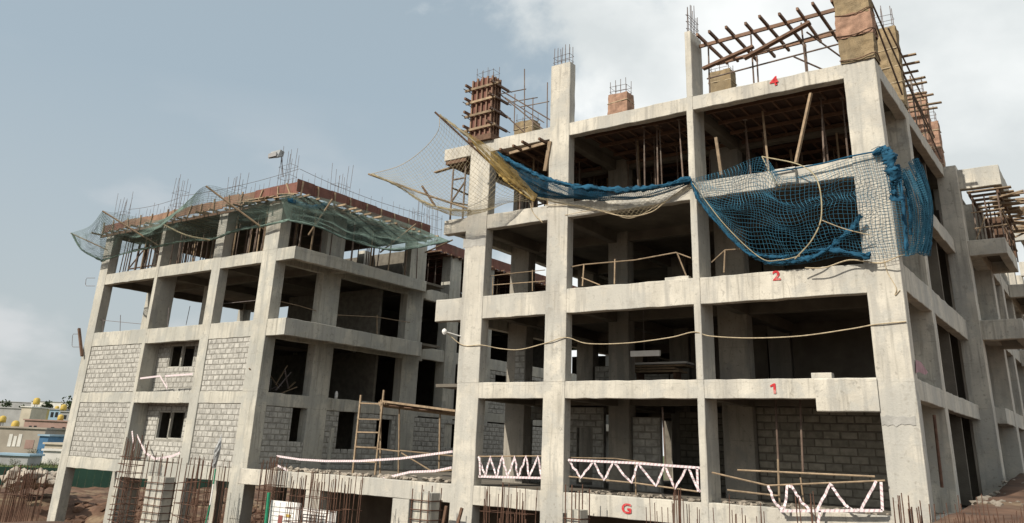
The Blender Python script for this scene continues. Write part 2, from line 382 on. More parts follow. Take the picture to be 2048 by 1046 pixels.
def ground():
    def axis(lo, hi, a, b, fine, coarse):
        s = []; x = lo
        while x < hi:
            s.append(x); x += fine if a <= x < b else min(coarse, max(fine, (abs(x - (a if x < a else b))) * .25 + fine))
        s.append(hi); return s
    xs = axis(-2500, 2500, -85, 14, .6, 400); ys = axis(-600, 2500, -20, 40, .6, 400)
    vs = [(x, y, ground_z(x, y)) for y in ys for x in xs]; n = len(xs)
    fs = [(j * n + i, j * n + i + 1, (j + 1) * n + i + 1, (j + 1) * n + i) for j in range(len(ys) - 1) for i in range(n - 1)]
    me = bpy.data.meshes.new('ground'); me.from_pydata(vs, [], fs); me.materials.append(M['soil']); me.materials.append(M['grass']); me.shade_smooth()
    for p in me.polygons:
        c = p.center
        if c.y > 62 or c.x < -105: p.material_index = 1
    o = bpy.data.objects.new('ground', me); COL.objects.link(o); o['kind'] = 'structure'
ground()
# ================================================================== MAIN BUILDING (right)
A = thing('unfinished_building', 'cream concrete frame building with red floor numbers and blue netting', 'building', (0, 0, -11))
LV = {'G': -3.96, 1: 0.0, 2: 3.6, 3: 7.2253, 4: 10.7854}
DB = {'G': .72, 1: .63, 2: .97, 3: .65, 4: .577}
XL = {'G': -31.4, 1: -17.9, 2: -19.28, 3: -19.12, 4: -19.4}
FRONT = [(-17.80, -16.64, .5), (-13.43, -12.43, .45), (-7.014, -6.75, 1.1), (-1.08, 0.0, .55)]
ROWS = [(4.9, [(-18.8, -17.7), (-13.25, -12.25), (-8.1, -6.85), (-.85, -.004)]), (10.7, [(-18.4, -17.4), (-13.0, -12.0), (-8.0, -7.0), (-2.3, -.55)]),
        (16.5, [(-18.4, -17.4), (-13.0, -12.0), (-8.0, -7.0), (-1.0, -.01)]), (22.2, [(-18.4, -17.4), (-13.0, -12.0), (-8.0, -7.0), (-1.0, -.01)])]
order = ['G', 1, 2, 3, 4]
def column(root, x0, x1, y0, y1, levels, m, ztop=None, proud=.0):
    mb = MB()
    for k in range(len(levels) - 1):
        j = R(-.008, .008)
        mb.rbox(x0 + j, x1 + j, y0 + R(-.01, .004), y1, levels[k], levels[k + 1] - .0, ch=.016, jit=.005)
    return mb.build('column', m, root)
zs = [-11.5] + [LV[k] for k in order]
for (x0, x1, d) in FRONT: column(A, x0, x1, -.018, d, zs, 'conA')
for y, cs in ROWS:
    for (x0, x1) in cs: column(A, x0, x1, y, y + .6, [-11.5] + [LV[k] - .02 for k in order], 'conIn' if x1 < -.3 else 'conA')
for lv in order:
    z, d = LV[lv], DB[lv]
    # facade beam, one piece per bay, butted on the columns
    edges = [XL[lv]] + [v for c in FRONT for v in c[:2]]
    x = XL[lv]
    for (x0, x1, _) in FRONT:
        if x0 - x > .12: MB().rbox(x, x0 + .004, R(-.006, .006), .38, z - d, z + R(-.01, .01)).build('beam', 'conA', A)
        x = x1 - .004
    # beams along the side and behind every column line
    MB().rbox(-.36, .0 + R(-.012, -.004), .5, 13.3, z - (d if lv != 2 else .9), z - .004).build('beam', 'conA', A)
    for xc in (-17.4, -13.0, -7.0):
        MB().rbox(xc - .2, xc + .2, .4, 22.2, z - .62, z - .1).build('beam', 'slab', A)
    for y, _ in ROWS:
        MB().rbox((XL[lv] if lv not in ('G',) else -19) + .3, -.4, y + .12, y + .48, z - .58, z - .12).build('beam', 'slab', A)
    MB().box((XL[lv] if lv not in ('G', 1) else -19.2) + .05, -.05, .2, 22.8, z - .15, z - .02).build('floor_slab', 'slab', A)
    if lv in (2, 3, 4):
        MB().rbox(XL[lv] + .005, XL[lv] + .36, .385, 22.8, z - d * .8, z - .006).build('beam', 'conA', A)
MB().box(-19.2, -.05, 22.82, 23.0, LV['G'], LV[4] - .7).build('added_rear_wall', 'mortar2', A)  # unseen wall, added to keep the interior dark
MB().box(-31.5, -.4, 4.2, 4.4, -11.4, LV['G'] - .16).build('basement_wall', 'slab', A)
# haunches and stuck-on lumps of the facade
MB().rbox(-2.95, -1.06, -.085, .2, -1.03, -.02, ch=.03, jit=.012).build('haunch', 'conA', A)
p0, p1 = at(1548, 338, Y=-.2), at(1592, 366, Y=-.2)
MB().rbox(p0.x, p1.x, -.2, .1, p1.z, p0.z, ch=.06, jit=.02, step=.2).build('corbel', 'conA', A)
MB().rbox(-3.2, -2.55, .5, .8, .0, .22, ch=.02).build('kerb_piece', 'conA', A)
# cement bands where a lift of a column was patched
def patch(u0, v0, u1, v1, Y, root, m='patch'):
    a, b = at(u0, v0, Y=Y), at(u1, v1, Y=Y); mb = MB(); n = 12; top = []; bot = []
    for k in range(n + 1):
        x = a.x + (b.x - a.x) * k / n
        top.append((x, Y, a.z + R(-.05, .05))); bot.append((x, Y, b.z + R(-.05, .05)))
    vs = top + bot + [(p[0], Y + .03, p[2]) for p in top + bot]
    fs = [(k, n + 1 + k, n + 2 + k, k + 1) for k in range(n)] + [(k, k + 1, 2 * n + 3 + k, 2 * n + 2 + k) for k in range(n)] + [(n + 1 + k, 3 * n + 3 + k, 3 * n + 4 + k, n + 2 + k) for k in range(n)]
    return mb.add(vs, fs).build('cement_patch', m, root)
patch(1762, 832, 1832, 851, -.034, A)
patch(927, 478, 970, 490, -.033, A)

# painted floor numbers
def numeral(ch, u, v, hpx, Y, root):
    c = bpy.data.curves.new('num', 'FONT'); c.body = ch; c.align_x = 'CENTER'; c.align_y = 'CENTER'; p = at(u, v, Y=Y); q = at(u, v + hpx, Y=Y)
    c.size = abs(p.z - q.z) * 1.38; c.offset = .028 * c.size; c.resolution_u = 6
    t = bpy.data.objects.new('num', c); COL.objects.link(t); bpy.context.view_layer.update()
    me = bpy.data.meshes.new_from_object(t.evaluated_get(bpy.context.evaluated_depsgraph_get())); bpy.data.objects.remove(t)
    if ch == '1':
        h = c.size * .36; me = MB().add([(x * h, z * h, 0) for x, z in ((-.12, -1), (.28, -1), (.28, 1), (-.02, 1), (-.6, .62), (-.6, .28), (-.12, .5))], [(0, 1, 2, 3, 6), (3, 4, 5, 6)]).mesh('num', M['red'])
    me.materials.clear(); me.materials.append(M['red'])
    o = inst('painted_numeral', me, root, p, (math.pi / 2, 0, 0)); o.scale.x = 1.25
    o['label'] = 'red painted floor mark ' + ch
numeral('4', 1548, 163, 18, -.024, A); numeral('2', 1553, 552, 19, -.024, A); numeral('1', 1548, 777, 21, -.024, A); numeral('G', 1253, 1018, 20, -.03, A)
# inner walls
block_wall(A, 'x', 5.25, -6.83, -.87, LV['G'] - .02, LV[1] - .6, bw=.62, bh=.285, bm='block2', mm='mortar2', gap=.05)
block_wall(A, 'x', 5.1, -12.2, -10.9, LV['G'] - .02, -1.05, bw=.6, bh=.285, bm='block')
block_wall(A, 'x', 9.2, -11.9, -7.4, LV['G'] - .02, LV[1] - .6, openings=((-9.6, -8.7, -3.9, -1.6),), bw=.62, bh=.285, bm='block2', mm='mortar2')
block_wall(A, 'x', 6.2, -19.1, -14.2, LV['G'] - .02, LV[1] - .6, openings=((-18.2, -17.1, -3.2, -1.2), (-15.6, -14.8, -3.9, -1.5)), bw=.6, bh=.285)
block_wall(A, 'x', 10.75, -17.3, -13.1, .0, 1.7, openings=((-16.2, -15.2, .5, 1.7),), bw=.6, bh=.285)
block_wall(A, 'x', 4.87, -18.3, -17.7, .0, 1.9, bw=.6, bh=.285, thick=.01)
MB().box(-6.9, -2.4, 10.8, 11.0, .0, 3.1).build('inner_wall', 'slab', A)  # plain partitions, added so the open bays look dark
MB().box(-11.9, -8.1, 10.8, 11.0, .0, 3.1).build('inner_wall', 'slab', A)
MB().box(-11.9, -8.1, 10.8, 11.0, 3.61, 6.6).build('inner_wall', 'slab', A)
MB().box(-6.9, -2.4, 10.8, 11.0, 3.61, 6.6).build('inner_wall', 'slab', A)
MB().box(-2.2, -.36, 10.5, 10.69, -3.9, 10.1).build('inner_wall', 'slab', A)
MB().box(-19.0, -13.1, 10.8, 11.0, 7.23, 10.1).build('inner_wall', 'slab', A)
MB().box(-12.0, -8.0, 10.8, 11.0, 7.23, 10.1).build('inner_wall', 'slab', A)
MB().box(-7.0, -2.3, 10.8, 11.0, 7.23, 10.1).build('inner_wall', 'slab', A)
# ---------------- side wing with balconies
WY = 13.4
column(A, -.36, .5, WY, WY + .8, [-6, 0, 3.55, 7.1, 10.75], 'conA')
for yy in (17.4, 21.6, 26, 31, 37): column(A, -.1, .9, yy, yy + .8, [-6, 0, 3.55, 7.1, 9.9], 'conA')
for z, d, x1 in ((3.6, .85, 2.1), (7.2, .72, 1.98), (10.6, .95, 2.2)):
    MB().rbox(.505, x1, WY + .3, WY + .7, z - d, z).build('beam', 'conA', A)
    for ya, yb_ in ((WY + .3, WY + 4.6 if z > 5 else WY + 3.8), (25.4, 31.6), (36, 43)):
        if ya > 20: MB().rbox(.895, x1, ya, ya + .4, z - d, z).build('beam', 'conA', A)
        MB().rbox(x1 - .36, x1 - .004, ya + .41, yb_, z - d + .005, z - .005).build('beam', 'conA', A)
        if z < 10: MB().box(.885, x1 - .37, ya + .42, yb_ - .05, z - .2, z - .03).build('floor_slab', 'slab', A); MB().rbox(.89, x1, yb_ + .005, yb_ + .3, z - d, z).build('beam', 'conA', A)
for z in (0.0, 3.6, 7.2): MB().rbox(.3, .88, WY + .81, 44, z - .7, z - .04).build('beam', 'conA', A)
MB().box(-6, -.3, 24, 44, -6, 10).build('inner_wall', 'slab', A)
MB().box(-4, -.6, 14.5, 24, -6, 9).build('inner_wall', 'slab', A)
# ---------------- link podium between the two buildings (G beam), its columns
for xx in (-26.4, -20.95): column(A, xx, xx + .95, .0, .7, [-11.5, LV['G'] - .73], 'conA')
MB().box(-31.4, -17.9, .39, 13, LV['G'] - .2, LV['G'] - .03).build('floor_slab', 'slab', A)
# ================================================================== LEFT BUILDING
BX, BY = -31.5836, .5755
B = thing('unfinished_building', 'lower grey concrete frame building with block infill walls and red roof formwork', 'building', (-40, 6, -11))
LB = {'G': -4.03, 1: -.2306, 2: 3.4882, 3: 7.3373}; DBB = {'G': .66, 1: .62, 2: .88, 3: .69}
B1, B2, B3, B4 = (BX - 18.3517, BX - 17.4033), (BX - 11.6108, BX - 11.28), (BX - 5.7676, BX - 4.9668), (BX - 1.2329, BX)
zb = [-11.8] + [LB[k] for k in ('G', 1, 2, 3)] + [10.15]
for (x0, x1), d in zip((B1, B2, B3, B4), (.6, 1.35, .6, .7)): column(B, x0, x1, BY - .018, BY + d, zb, 'conB')
SIDE = [(4.1, 5.5), (11.35, 12.9)]
for (y0, y1) in SIDE: column(B, BX - .62, BX, y0, y1, zb, 'conB')
for y in (4.2, 12.0):
    for xx in (B1[0], B2[0], B3[0], BX - 5.5): column(B, xx, xx + .7, y + .02, y + .7, zb, 'conB') if xx != BX - 5.5 else None
XC = BX + 1.4907
for lv in ('G', 1, 2, 3):
    z, d = LB[lv], DBB[lv]; x = B1[1] - .004
    for (x0, x1) in (B2, B3, B4):
        dd = d + (.25 if (lv == 'G' and x0 == B3[0]) else 0)
        MB().rbox(x, x0 + .004, BY + R(-.006, .006), BY + .36, z - dd, z + R(-.012, .012)).build('beam', 'conB', B); x = x1 - .004
    if lv in (2, 3):
        MB().rbox(BX - .004, XC, BY + .003, BY + .34, z - d, z).build('beam', 'conB', B)
        MB().rbox(XC - .34, XC - .004, BY + .345, 11.4, z - d + .004, z - .003).build('beam', 'conB', B)
        for y in (4.8, 11.1): MB().rbox(BX - .3, XC - .345, y - .2, y + .2, z - d * .9, z - .12).build('beam', 'conB', B)
        MB().box(BX - 18.3, XC - .02, BY + .2, 13.2, z - .16, z - .02).build('floor_slab', 'slab', B)
    else:
        MB().box(BX - 18.3, BX - .02, BY + .2, 13.2, z - .16, z - .02).build('floor_slab', 'slab', B)
    MB().rbox(BX - .36, BX - .006, BY + .7, 13.2, z - d - .05, z - .008).build('beam', 'conB', B)
    for y in (4.7, 12.3): MB().rbox(BX - 18.2, BX - .4, y - .17, y + .17, z - .56, z - .1).build('beam', 'slab', B)
    for xc in (B1[0] + .4, B2[0] + .17, B3[0] + .4): MB().rbox(xc - .15, xc + .15, BY + .4, 13.2, z - .6, z - .12).build('beam', 'slab', B)
# infill walls of the front
for a, b in ((B1[1], B2[0]), (B3[1], B4[0])):
    for lo, hi in (('G', 1), (1, 2)):
        block_wall(B, 'x', BY + .05, a, b, LB[lo] + .012, LB[hi] - DBB[hi] - .004)
RY = BY + 1.0
def op(u0, v0, u1, v1, Y): p, q = at(u0, v0, Y=Y), at(u1, v1, Y=Y); return (p.x, q.x, q.z, p.z)
o1 = op(342, 690, 358, 735, RY); o2 = op(366, 690, 384, 735, RY)
block_wall(B, 'x', RY, B2[1], B3[0], LB[1], LB[2] - .17, openings=(o1, o2))
o3 = op(319, 822, 334, 879, RY); o4 = op(342, 822, 362, 879, RY)
block_wall(B, 'x', RY, B2[1], B3[0], LB['G'], LB[1] - .17, openings=(o3, o4))
for o in (o1, o2, o3, o4):
    f = MB(); 
    for (p, q, r, s) in ((o[0], o[0] + .06, o[2], o[3]), (o[1] - .06, o[1], o[2], o[3]), (o[0] + .06, o[1] - .06, o[2], o[2] + .07), (o[0] + .06, o[1] - .06, o[3] - .07, o[3])): f.box(p, q, RY + .02, RY + .19, r, s)
    f.build('window_frame', 'conB', B)
# side walls at ground storey, facing +X
zt = LB[1] - DBB[1] - .06
block_wall(B, 'y', BX - .06, BY + .7, 2.95, LB['G'], zt, bw=.55)
block_wall(B, 'y', BX - .06, 2.95, 4.1, LB['G'], zt, openings=((3.1, 4.1, LB['G'] + 1.3, zt),), bw=.5)
block_wall(B, 'y', BX - .06, 5.5, 11.35, LB['G'], zt, openings=((6.5, 7.9, LB['G'] + 1.0, zt), (9.6, 10.9, LB['G'] + 1.2, zt - .25)), bw=.55)
block_wall(B, 'y', BX - .06, 12.9, 22, LB['G'], zt, openings=((16, 18, LB['G'] + 1.3, zt - .2),), bw=.55)
# jambs of half-built opening
MB().rbox(BX - .055, BX + .12, 5.9, 6.1, LB['G'], LB['G'] + 2.2).build('jamb', 'conB', B)
MB().rbox(BX + .0, BX + .12, 5.75, 6.0, zt + .04, LB[1] - .02).build('jamb', 'conB', B)
# inner walls added to keep the rooms dark
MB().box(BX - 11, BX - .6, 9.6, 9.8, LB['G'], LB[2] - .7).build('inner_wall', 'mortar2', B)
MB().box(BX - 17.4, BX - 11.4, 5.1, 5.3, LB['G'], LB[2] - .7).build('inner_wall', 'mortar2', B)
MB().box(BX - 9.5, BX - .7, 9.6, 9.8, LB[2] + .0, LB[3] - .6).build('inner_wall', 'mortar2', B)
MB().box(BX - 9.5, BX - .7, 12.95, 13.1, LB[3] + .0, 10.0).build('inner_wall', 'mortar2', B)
# rear extension of the left building
for (y0, y1) in ((15.6, 16.8), (19.5, 20.7), (24, 25), (29, 30), (34, 35), (39, 40)): column(B, BX - .9, BX - .1, y0, y1, zb, 'conB')
for z, d in ((LB[1], .6), (LB[2], .75), (LB[3], .75), (LB['G'], .7)):
    MB().rbox(BX - .5, BX - .15, 13.2, 46, z - d, z).build('beam', 'conB', B)
    MB().box(BX - 9, BX - .5, 13.2, 46, z - .16, z - .03).build('floor_slab', 'slab', B)
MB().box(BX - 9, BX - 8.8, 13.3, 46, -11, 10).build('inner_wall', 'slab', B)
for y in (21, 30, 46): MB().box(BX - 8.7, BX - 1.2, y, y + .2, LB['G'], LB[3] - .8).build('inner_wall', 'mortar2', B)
block_wall(B, 'y', BX - .2, 22, 34, LB['G'], zt, openings=((24, 25.2, LB['G'] + 1.2, zt - .3), (28, 29.2, LB['G'] + 1.2, zt - .3)), bw=.55)
block_wall(B, 'y', BX - .2, 20.7, 34, LB[1], LB[2] - .76, openings=((21.5, 23, LB[1] + 1.0, LB[2] - 1.0), (26, 28, LB[1] + 1.0, LB[2] - 1.0)), bw=.55)
flush_blocks()
# ================================================================== ROOF STUBS ON THE MAIN BUILDING
Z4 = LV[4]
def bars(parent, x0, x1, y0, y1, z0, z1, nx=3, ny=2, r=.016, m='rebar', jit=.06, ties=True, lean=.04, tie_step=.35, zt0=None):
    me = unit_rod('bar_%s_%.3f' % (m, r), r, m, 5)
    for i in range(nx):
        for j in range(ny):
            x = x0 + (x1 - x0) * (i / (nx - 1) if nx > 1 else .5); y = y0 + (y1 - y0) * (j / (ny - 1) if ny > 1 else .5)
            h = z1 - z0; k = R(.72, 1.05); rod('bar', me, parent, (x, y, z0), (x + R(-lean, lean) * h * k, y + R(-lean, lean) * h * k, z0 + h * k))
    if ties:
        z = (zt0 if zt0 is not None else z0) + tie_step * .6
        while z < z0 + (z1 - z0) * .7:
            e = .03; j = R(-.03, .03)
            MB().tube([(x0 - e, y0 - e, z + j), (x1 + e, y0 - e, z - j), (x1 + e, y1 + e, z), (x0 - e, y1 + e, z + j), (x0 - e, y0 - e, z + j)], r * .75, 4).build('tie', m, parent); z += tie_step * R(.7, 1.3)
def sack(x0, x1, y0, y1, z0, z1, amp=.05):
    mb = MB(); sd = R(0, 50); per = []
    n = 12
    for (a, b, c, d) in ((x0, y0, x1, y0), (x1, y0, x1, y1), (x1, y1, x0, y1), (x0, y1, x0, y0)):
        for k in range(n): per.append((a + (c - a) * k / n, b + (d - b) * k / n))
    cx, cy = (x0 + x1) / 2, (y0 + y1) / 2; K = len(per); m_ = max(3, int((z1 - z0) / .06)); vs = []
    for j in range(m_ + 1):
        z = z0 + (z1 - z0) * j / m_
        for i, (x, y) in enumerate(per):
            nx, ny = (x - cx) / (x1 - x0) * 2, (y - cy) / (y1 - y0) * 2; l = math.hypot(nx, ny)
            fold = abs(mnoise.noise(Vector((i * .35, z * 1.1 + i * .06, sd)))) * 1.6 - .3 + .5 * mnoise.noise(Vector((x * 4, z * 5, y * 4 + sd)))
            e = amp * fold; vs.append((x + nx / l * e, y + ny / l * e, z + (.05 * mnoise.noise(Vector((x * 3, y * 3, sd))) if j in (0, m_) else 0)))
    fs = [(j * K + i, j * K + (i + 1) % K, j * K + K + (i + 1) % K, j * K + K + i) for j in range(m_) for i in range(K)]
    return mb.add(vs, fs + [tuple(m_ * K + i for i in range(K))])
def stub(label, x0, x1, y0, y1, z0, z1, m, bar_h, name='column_stub', cat='column', group=None, wrap=None, nx=3, ny=2):
    t = thing(name, label, cat, ((x0 + x1) / 2, (y0 + y1) / 2, z0), group)
    (MB().rbox(x0, x1, y0, y1, z0, z1, ch=.02, jit=.01) if m == 'conA' else sack(x0, x1, y0, y1, z0, z1)).build('shaft', m, t)
    if wrap:
        k = 0; z = z0 + .05
        while z < z1 - .2:
            mb = MB(); zz_ = z + R(-.03, .03); e = .05
            mb.tube([(x0 - e * .4, y0 - e * .4, zz_), (x1 + e * .4, y0 - e * .4, zz_ + R(-.08, .08)), (x1 + e * .4, y1 + e * .4, zz_ + R(-.08, .08)), (x0 - e * .4, y1 + e * .4, zz_), (x0 - e * .4, y0 - e * .4, zz_)], .022, 5).build('twine', 'rope', t); z += R(.7, 1.0)
    if bar_h: bars(t, x0 + .1, x1 - .1, y0 + .08, y1 - .08, z1 - .05, z1 + bar_h, nx, ny)
    return t
stub('bare concrete column stub with starter bars beside the red column shutter', -13.43, -12.43, -.01, .45, Z4, 13.72, 'conA', 1.0, nx=5)
stub('tall narrow concrete column stub beside the roof scaffold', -7.0, -6.74, -.01, 1.1, Z4, 13.68, 'conA', 1.5, nx=2, ny=4)
def stub_at(label, u0, u1, vt, vb, Y, m, bar_h, d=.7, nx=3, ny=2, wrap=True):
    p, q = at(u0, vb, Y=Y), at(u1, vt, Y=Y)
    return stub(label, p.x, q.x, Y, Y + d, Z4 - .02, q.z, m, bar_h, wrap=wrap, nx=nx, ny=ny)
stub_at('low red sack-wrapped column stub between two bare concrete column stubs', 1216, 1254, 182, 222, 4.9, 'jutepink', .95, nx=4)
stub_at('low sack-wrapped column stub inside the roof scaffold', 1418, 1460, 136, 176, 4.9, 'jute', .5)
stub_at('low sack-wrapped column stub behind the red column shutter', 1028, 1066, 238, 262, 4.9, 'jute', .6)
# tall sack-wrapped corner column
t = thing('column_stub', 'tall corner column wrapped in sacking with a pink sheet', 'column', (-.5, .2, Z4))
zz0 = Z4 + .02
for k, (h, m) in enumerate(((.95, 'jute'), (.85, 'jutepink'), (.9, 'jute'), (.9, 'jute'))):
    e = .03 + .025 * (k % 2)
    sack(-1.08 - e, 0.02 + e, -.04 - e, .6 + e, zz0 - .06, zz0 + h + .02, .06).build('sacking', m, t)
    MB().tube(bez([(-1.1 - e, -.07 - e, zz0 + .05), (-.5, -.09 - e, zz0 + R(-.07, .0)), (.04 + e, -.07 - e, zz0 + .1), (.05 + e, .6, zz0 + .05)], 12), .02, 5).build('twine', 'timber2', t); zz0 += h
bars(t, -.95, -.15, .05, .5, zz0, zz0 + 1.2, 4, 2)
def side_stub(label, u0, vt, Y, w, m, bh):
    q = at(u0, vt, Y=Y); return stub(label, -w, .03, Y, Y + .62, Z4 - .02, q.z, m, bh, wrap=True, nx=3, ny=2)
side_stub('sack-wrapped column stub next after the corner along the roof side', 1770, 55, 4.9, .95, 'jute', 1.3)
side_stub('brown sack-wrapped column stub midway along the roof side', 1835, 185, 10.6, 1.0, 'jutepink', .9)
side_stub('short brown sack-wrapped column stub farthest along the roof side', 1880, 240, 13.4, .7, 'jutepink', .9)
# ---------------- red column shutter with clamps on the first column
def column_form():
    t = thing('column_shutter', 'red plywood column shutter with protruding timber clamps on the roof edge', 'formwork', (-17.2, .2, Z4))
    x0, x1, y0, y1, z0, z1 = -17.78, -16.62, -.1, .55, Z4 + .28, 13.95
    MB().box(x0 - .1, x1 + .1, y0 - .1, y1 + .1, Z4 + .002, z0 - .005).build('kicker', 'timber2', t)
    for k in range(3):
        w = (x1 - x0) / 3; MB().box(x0 + k * w + .01, x0 + (k + 1) * w - .01, y0, y0 + .03, z0, z1 + R(-.1, .05)).build('panel', 'ply', t)
    MB().box(x1 - .03, x1, y0 + .035, y1, z0, z1).build('panel', 'ply', t); MB().box(x0, x0 + .03, y0 + .035, y1, z0, z1).build('panel', 'ply', t); MB().box(x0 + .035, x1 - .035, y1 - .03, y1, z0, z1).build('panel', 'ply', t)
    for k in range(5):
        x = x0 + (x1 - x0) * k / 4; MB().bar((x, y0 - .05, z0), (x, y0 - .05, z1 + R(-.05, .12)), .075, .09).build('stud', 'ply2', t)
    for k in range(3): MB().bar((x1 + .05, y0 + .1 + .2 * k, z0), (x1 + .05, y0 + .1 + .2 * k, z1), .07, .08).build('stud', 'timber2', t)
    for k in range(4):
        z = z0 + .35 + k * .68 + R(-.03, .03)
        MB().bar((x0 - .38 + R(-.1, .1), y0 - .14, z), (x1 + .35 + R(-.1, .15), y0 - .14, z + .03), .09, .11).build('clamp', 'timber', t)
        MB().bar((x1 + .14, y0 - .45 + R(-.1, .1), z + .1), (x1 + .14, y1 + .4, z + .1), .09, .11).build('clamp', 'timber2', t)
        MB().bar((x0 - .1, y0 - .5, z + .12), (x0 - .1, y1 + .4, z + .12), .09, .11).build('clamp', 'timber2', t)
        for xx in (x0 - .3, x1 + .3): MB().tube([(xx, y0 - .4, z + .02), (xx, y1 + .45, z + .02)], .022, 5).build('tie_rod', 'rebar', t)
    bars(t, x0 + .1, x1 - .1, y0 + .1, y1 - .1, z1 - .2, z1 + .75, 4, 2, r=.013)
    tube = unit_rod('scaf', .03, 'prop', 7)
    for a, b in (((x1 + .1, .2, 13.2), (x1 + 2.6, .9, Z4 + .05)), ((x1 + .1, .3, 12.4), (x1 + 1.5, 1.3, Z4 + .05)), ((x1 + .1, .5, 13.4), (x1 + 3.6, 2.2, Z4 + .05))): rod('brace', tube, t, a, b)
column_form()
def tubes(name, label, cat, segs, m='prop', r=.03, group=None, part='tube'):
    lo = min((min(a[2], b[2]), a) for a, b in segs)[1]; t = thing(name, label, cat, tuple(lo), group); me = unit_rod('scaf%s%.3f' % (m, r), r, m, 7)
    for a, b in segs: rod(part, me, t, a, b)
    return t
def P(u, v, Y): return tuple(at(u, v, Y=Y))
tubes('tube_scaffold', 'thin tube scaffold between red column shutter and bare column stub', 'scaffold',
      [(P(1049, 262, 1.5), P(1049, 138, 1.5)), (P(1094, 255, 1.2), P(1095, 165, 1.2)), (P(1000, 188, 1.5), P(1052, 178, 1.5)), (P(1040, 214, 1.4), P(1098, 203, 1.3)),
       (P(1028, 262, 3), P(1030, 188, 3)), (P(1015, 205, 3), P(1075, 195, 3)), (P(1065, 262, 4), P(1066, 195, 4)), (P(1010, 195, 2), P(1088, 245, 2))], r=.026)
# ---------------- roof scaffold and joists between the stubs
def roof_frame():
    zt = 13.35; segs = []
    t = thing('roof_formwork', 'open joists on steel props between the tall stub and sacked corner column', 'formwork', (-4, 1.5, Z4))
    pr = unit_rod('scaf_roof', .034, 'prop', 7); bm = unit_bar('joist', .09, .13, 'timber2')
    xs = [-6.3, -4.95, -4.5, -2.95, -2.5, -1.35]
    for k, x in enumerate(xs):
        y = .65 if k % 2 == 0 else 2.5
        rod('standard', pr, t, (x, y, Z4 - .02), (x + R(-.04, .04), y, zt - .2))
    for y, z in ((.65, zt - .13), (2.5, zt - .13)): o = MB().bar((-6.65, y, z), (-.95, y, z + .12), .09, .14).build('ledger', 'ply2', t)
    for k in range(9):
        x = -6.5 + k * .66 + R(-.12, .12); MB().bar((x, -.15 + R(-.2, .15), zt + R(0, .05)), (x + R(-.05, .05), 3.1 + R(-.2, .3), zt + R(0, .05)), .09, .12).build('joist', 'timber2' if k % 3 else 'ply2', t)
    for a, b in (((-6.6, .7, Z4 + .12), (-1.2, .7, Z4 + .28)), ((-6.4, .7, Z4 + .95), (-1.2, .7, Z4 + 1.15)), ((-5.2, .7, Z4 + 1.5), (-1.2, .7, Z4 + 1.75)), ((-6.4, 2.5, Z4 + .4), (-1.2, 2.5, Z4 + .4)), ((-2.4, .8, Z4 + 2.0), (-1.2, 2.2, Z4 + .9)), ((-2.9, .6, Z4 + 1.0), (-1.5, 1.6, Z4 + .2))): rod('ledger_tube', pr, t, a, b)
    MB().bar((-6.45, .45, Z4 + 1.3), (-4.35, .45, Z4 + 1.75), .2, .1).build('plank', 'timber2', t)
    MB().bar((-4.7, .3, Z4 + 1.25), (-2.1, .3, Z4 + 2.1), .22, .1).build('plank', 'timber2', t)
    b2 = unit_rod('bar_thin', .01, 'rebar', 4)
    for k in range(16): x = -6.2 + k * .33; rod('bar', b2, t, (x, 3.6, Z4 - .03), (x + R(-.1, .1), 3.6 + R(-.1, .1), Z4 + R(.9, 1.7)))
roof_frame()
# edge rails and prongs on the side of the roof
segs = [((.02, .8, 12.6), (.02, 4.6, 11.1)), ((.05, 3.2, 13.4), (.05, 9.8, 12.9)), ((.05, 5.2, 12.3), (.05, 11.5, 11.6)), ((.05, .5, 13.2), (.05, 12.6, 10.9))]
tubes('edge_rail', 'sloping tube rails along the roof side of the sack-wrapped columns', 'railing', segs, r=.035)
t = thing('roof_formwork', 'row of pale planks jutting out over the roof side', 'formwork', (-.3, 8, Z4))
for k in range(9):
    y = 5.9 + k * .55; z = 13.3 - k * .1 + R(-.1, .1); MB().bar((-1.2, y, z), (.45 + R(-.1, .35), y, z + R(-.05, .05)), .16, .05).build('plank', 'timber', t)
for y in (6.0, 8.0, 10.0): MB().tube([(-.1, y, Z4), (-.1, y, 13.3)], .035, 6).build('standard', 'prop', t)
for k in range(5):
    y = 6 + k * .9; MB().tube([(-.5, y, Z4), (-.5 + R(-.1, .1), y, Z4 + R(2.5, 3.8))], .015, 4).build('bar', 'rebar', t)
# formwork box on the wing balcony
def wing_form():
    t = thing('balcony_formwork', 'timber slab formwork on props above the projecting side balcony', 'formwork', (1.2, 15, 7.2))
    zt = 9.5
    for k in range(10):
        y = WY + .5 + k * .75; MB().bar((.75, y, zt), (2.6 + R(-.1, .6), y, zt + .02), .3, .05).build('plank', 'timber', t)
    for x in (.85, 2.0): MB().bar((x, WY + .4, zt - .12), (x, WY + 7.4, zt - .12), .1, .15).build('ledger', 'timber2', t)
    for y in (WY + .45, WY + 1.9, WY + 3.8, WY + 6):
        for x in (.9, 1.45, 1.95): MB().tube([(x, y, 7.2), (x + R(-.05, .05), y, zt - .2)], .035, 6).build('standard', 'prop', t)
    for z in (7.75, 8.5): MB().tube([(.8, WY + .42, z), (2.15, WY + .42, z + .05)], .03, 6).build('ledger_tube', 'timber', t); MB().tube([(2.0, WY + .42, z), (2.0, WY + 6, z)], .03, 6).build('ledger_tube', 'timber', t)
    MB().tube([(.85, WY + .44, 7.25), (1.5, WY + .44, 8.6)], .03, 6).build('brace', 'timber', t)
    MB().box(.8, 2.0, WY + 5, WY + 5.05, 7.22, 9.3).build('panel', 'timber2', t)
    for k in range(26): y = WY + R(.6, 9); MB().bar((1.6, y, zt - R(.0, .5)), (2.4 + R(0, .7), y + R(-.15, .15), zt - R(.0, .5)), .14, .06).build('plank', 'timber', t)
wing_form()
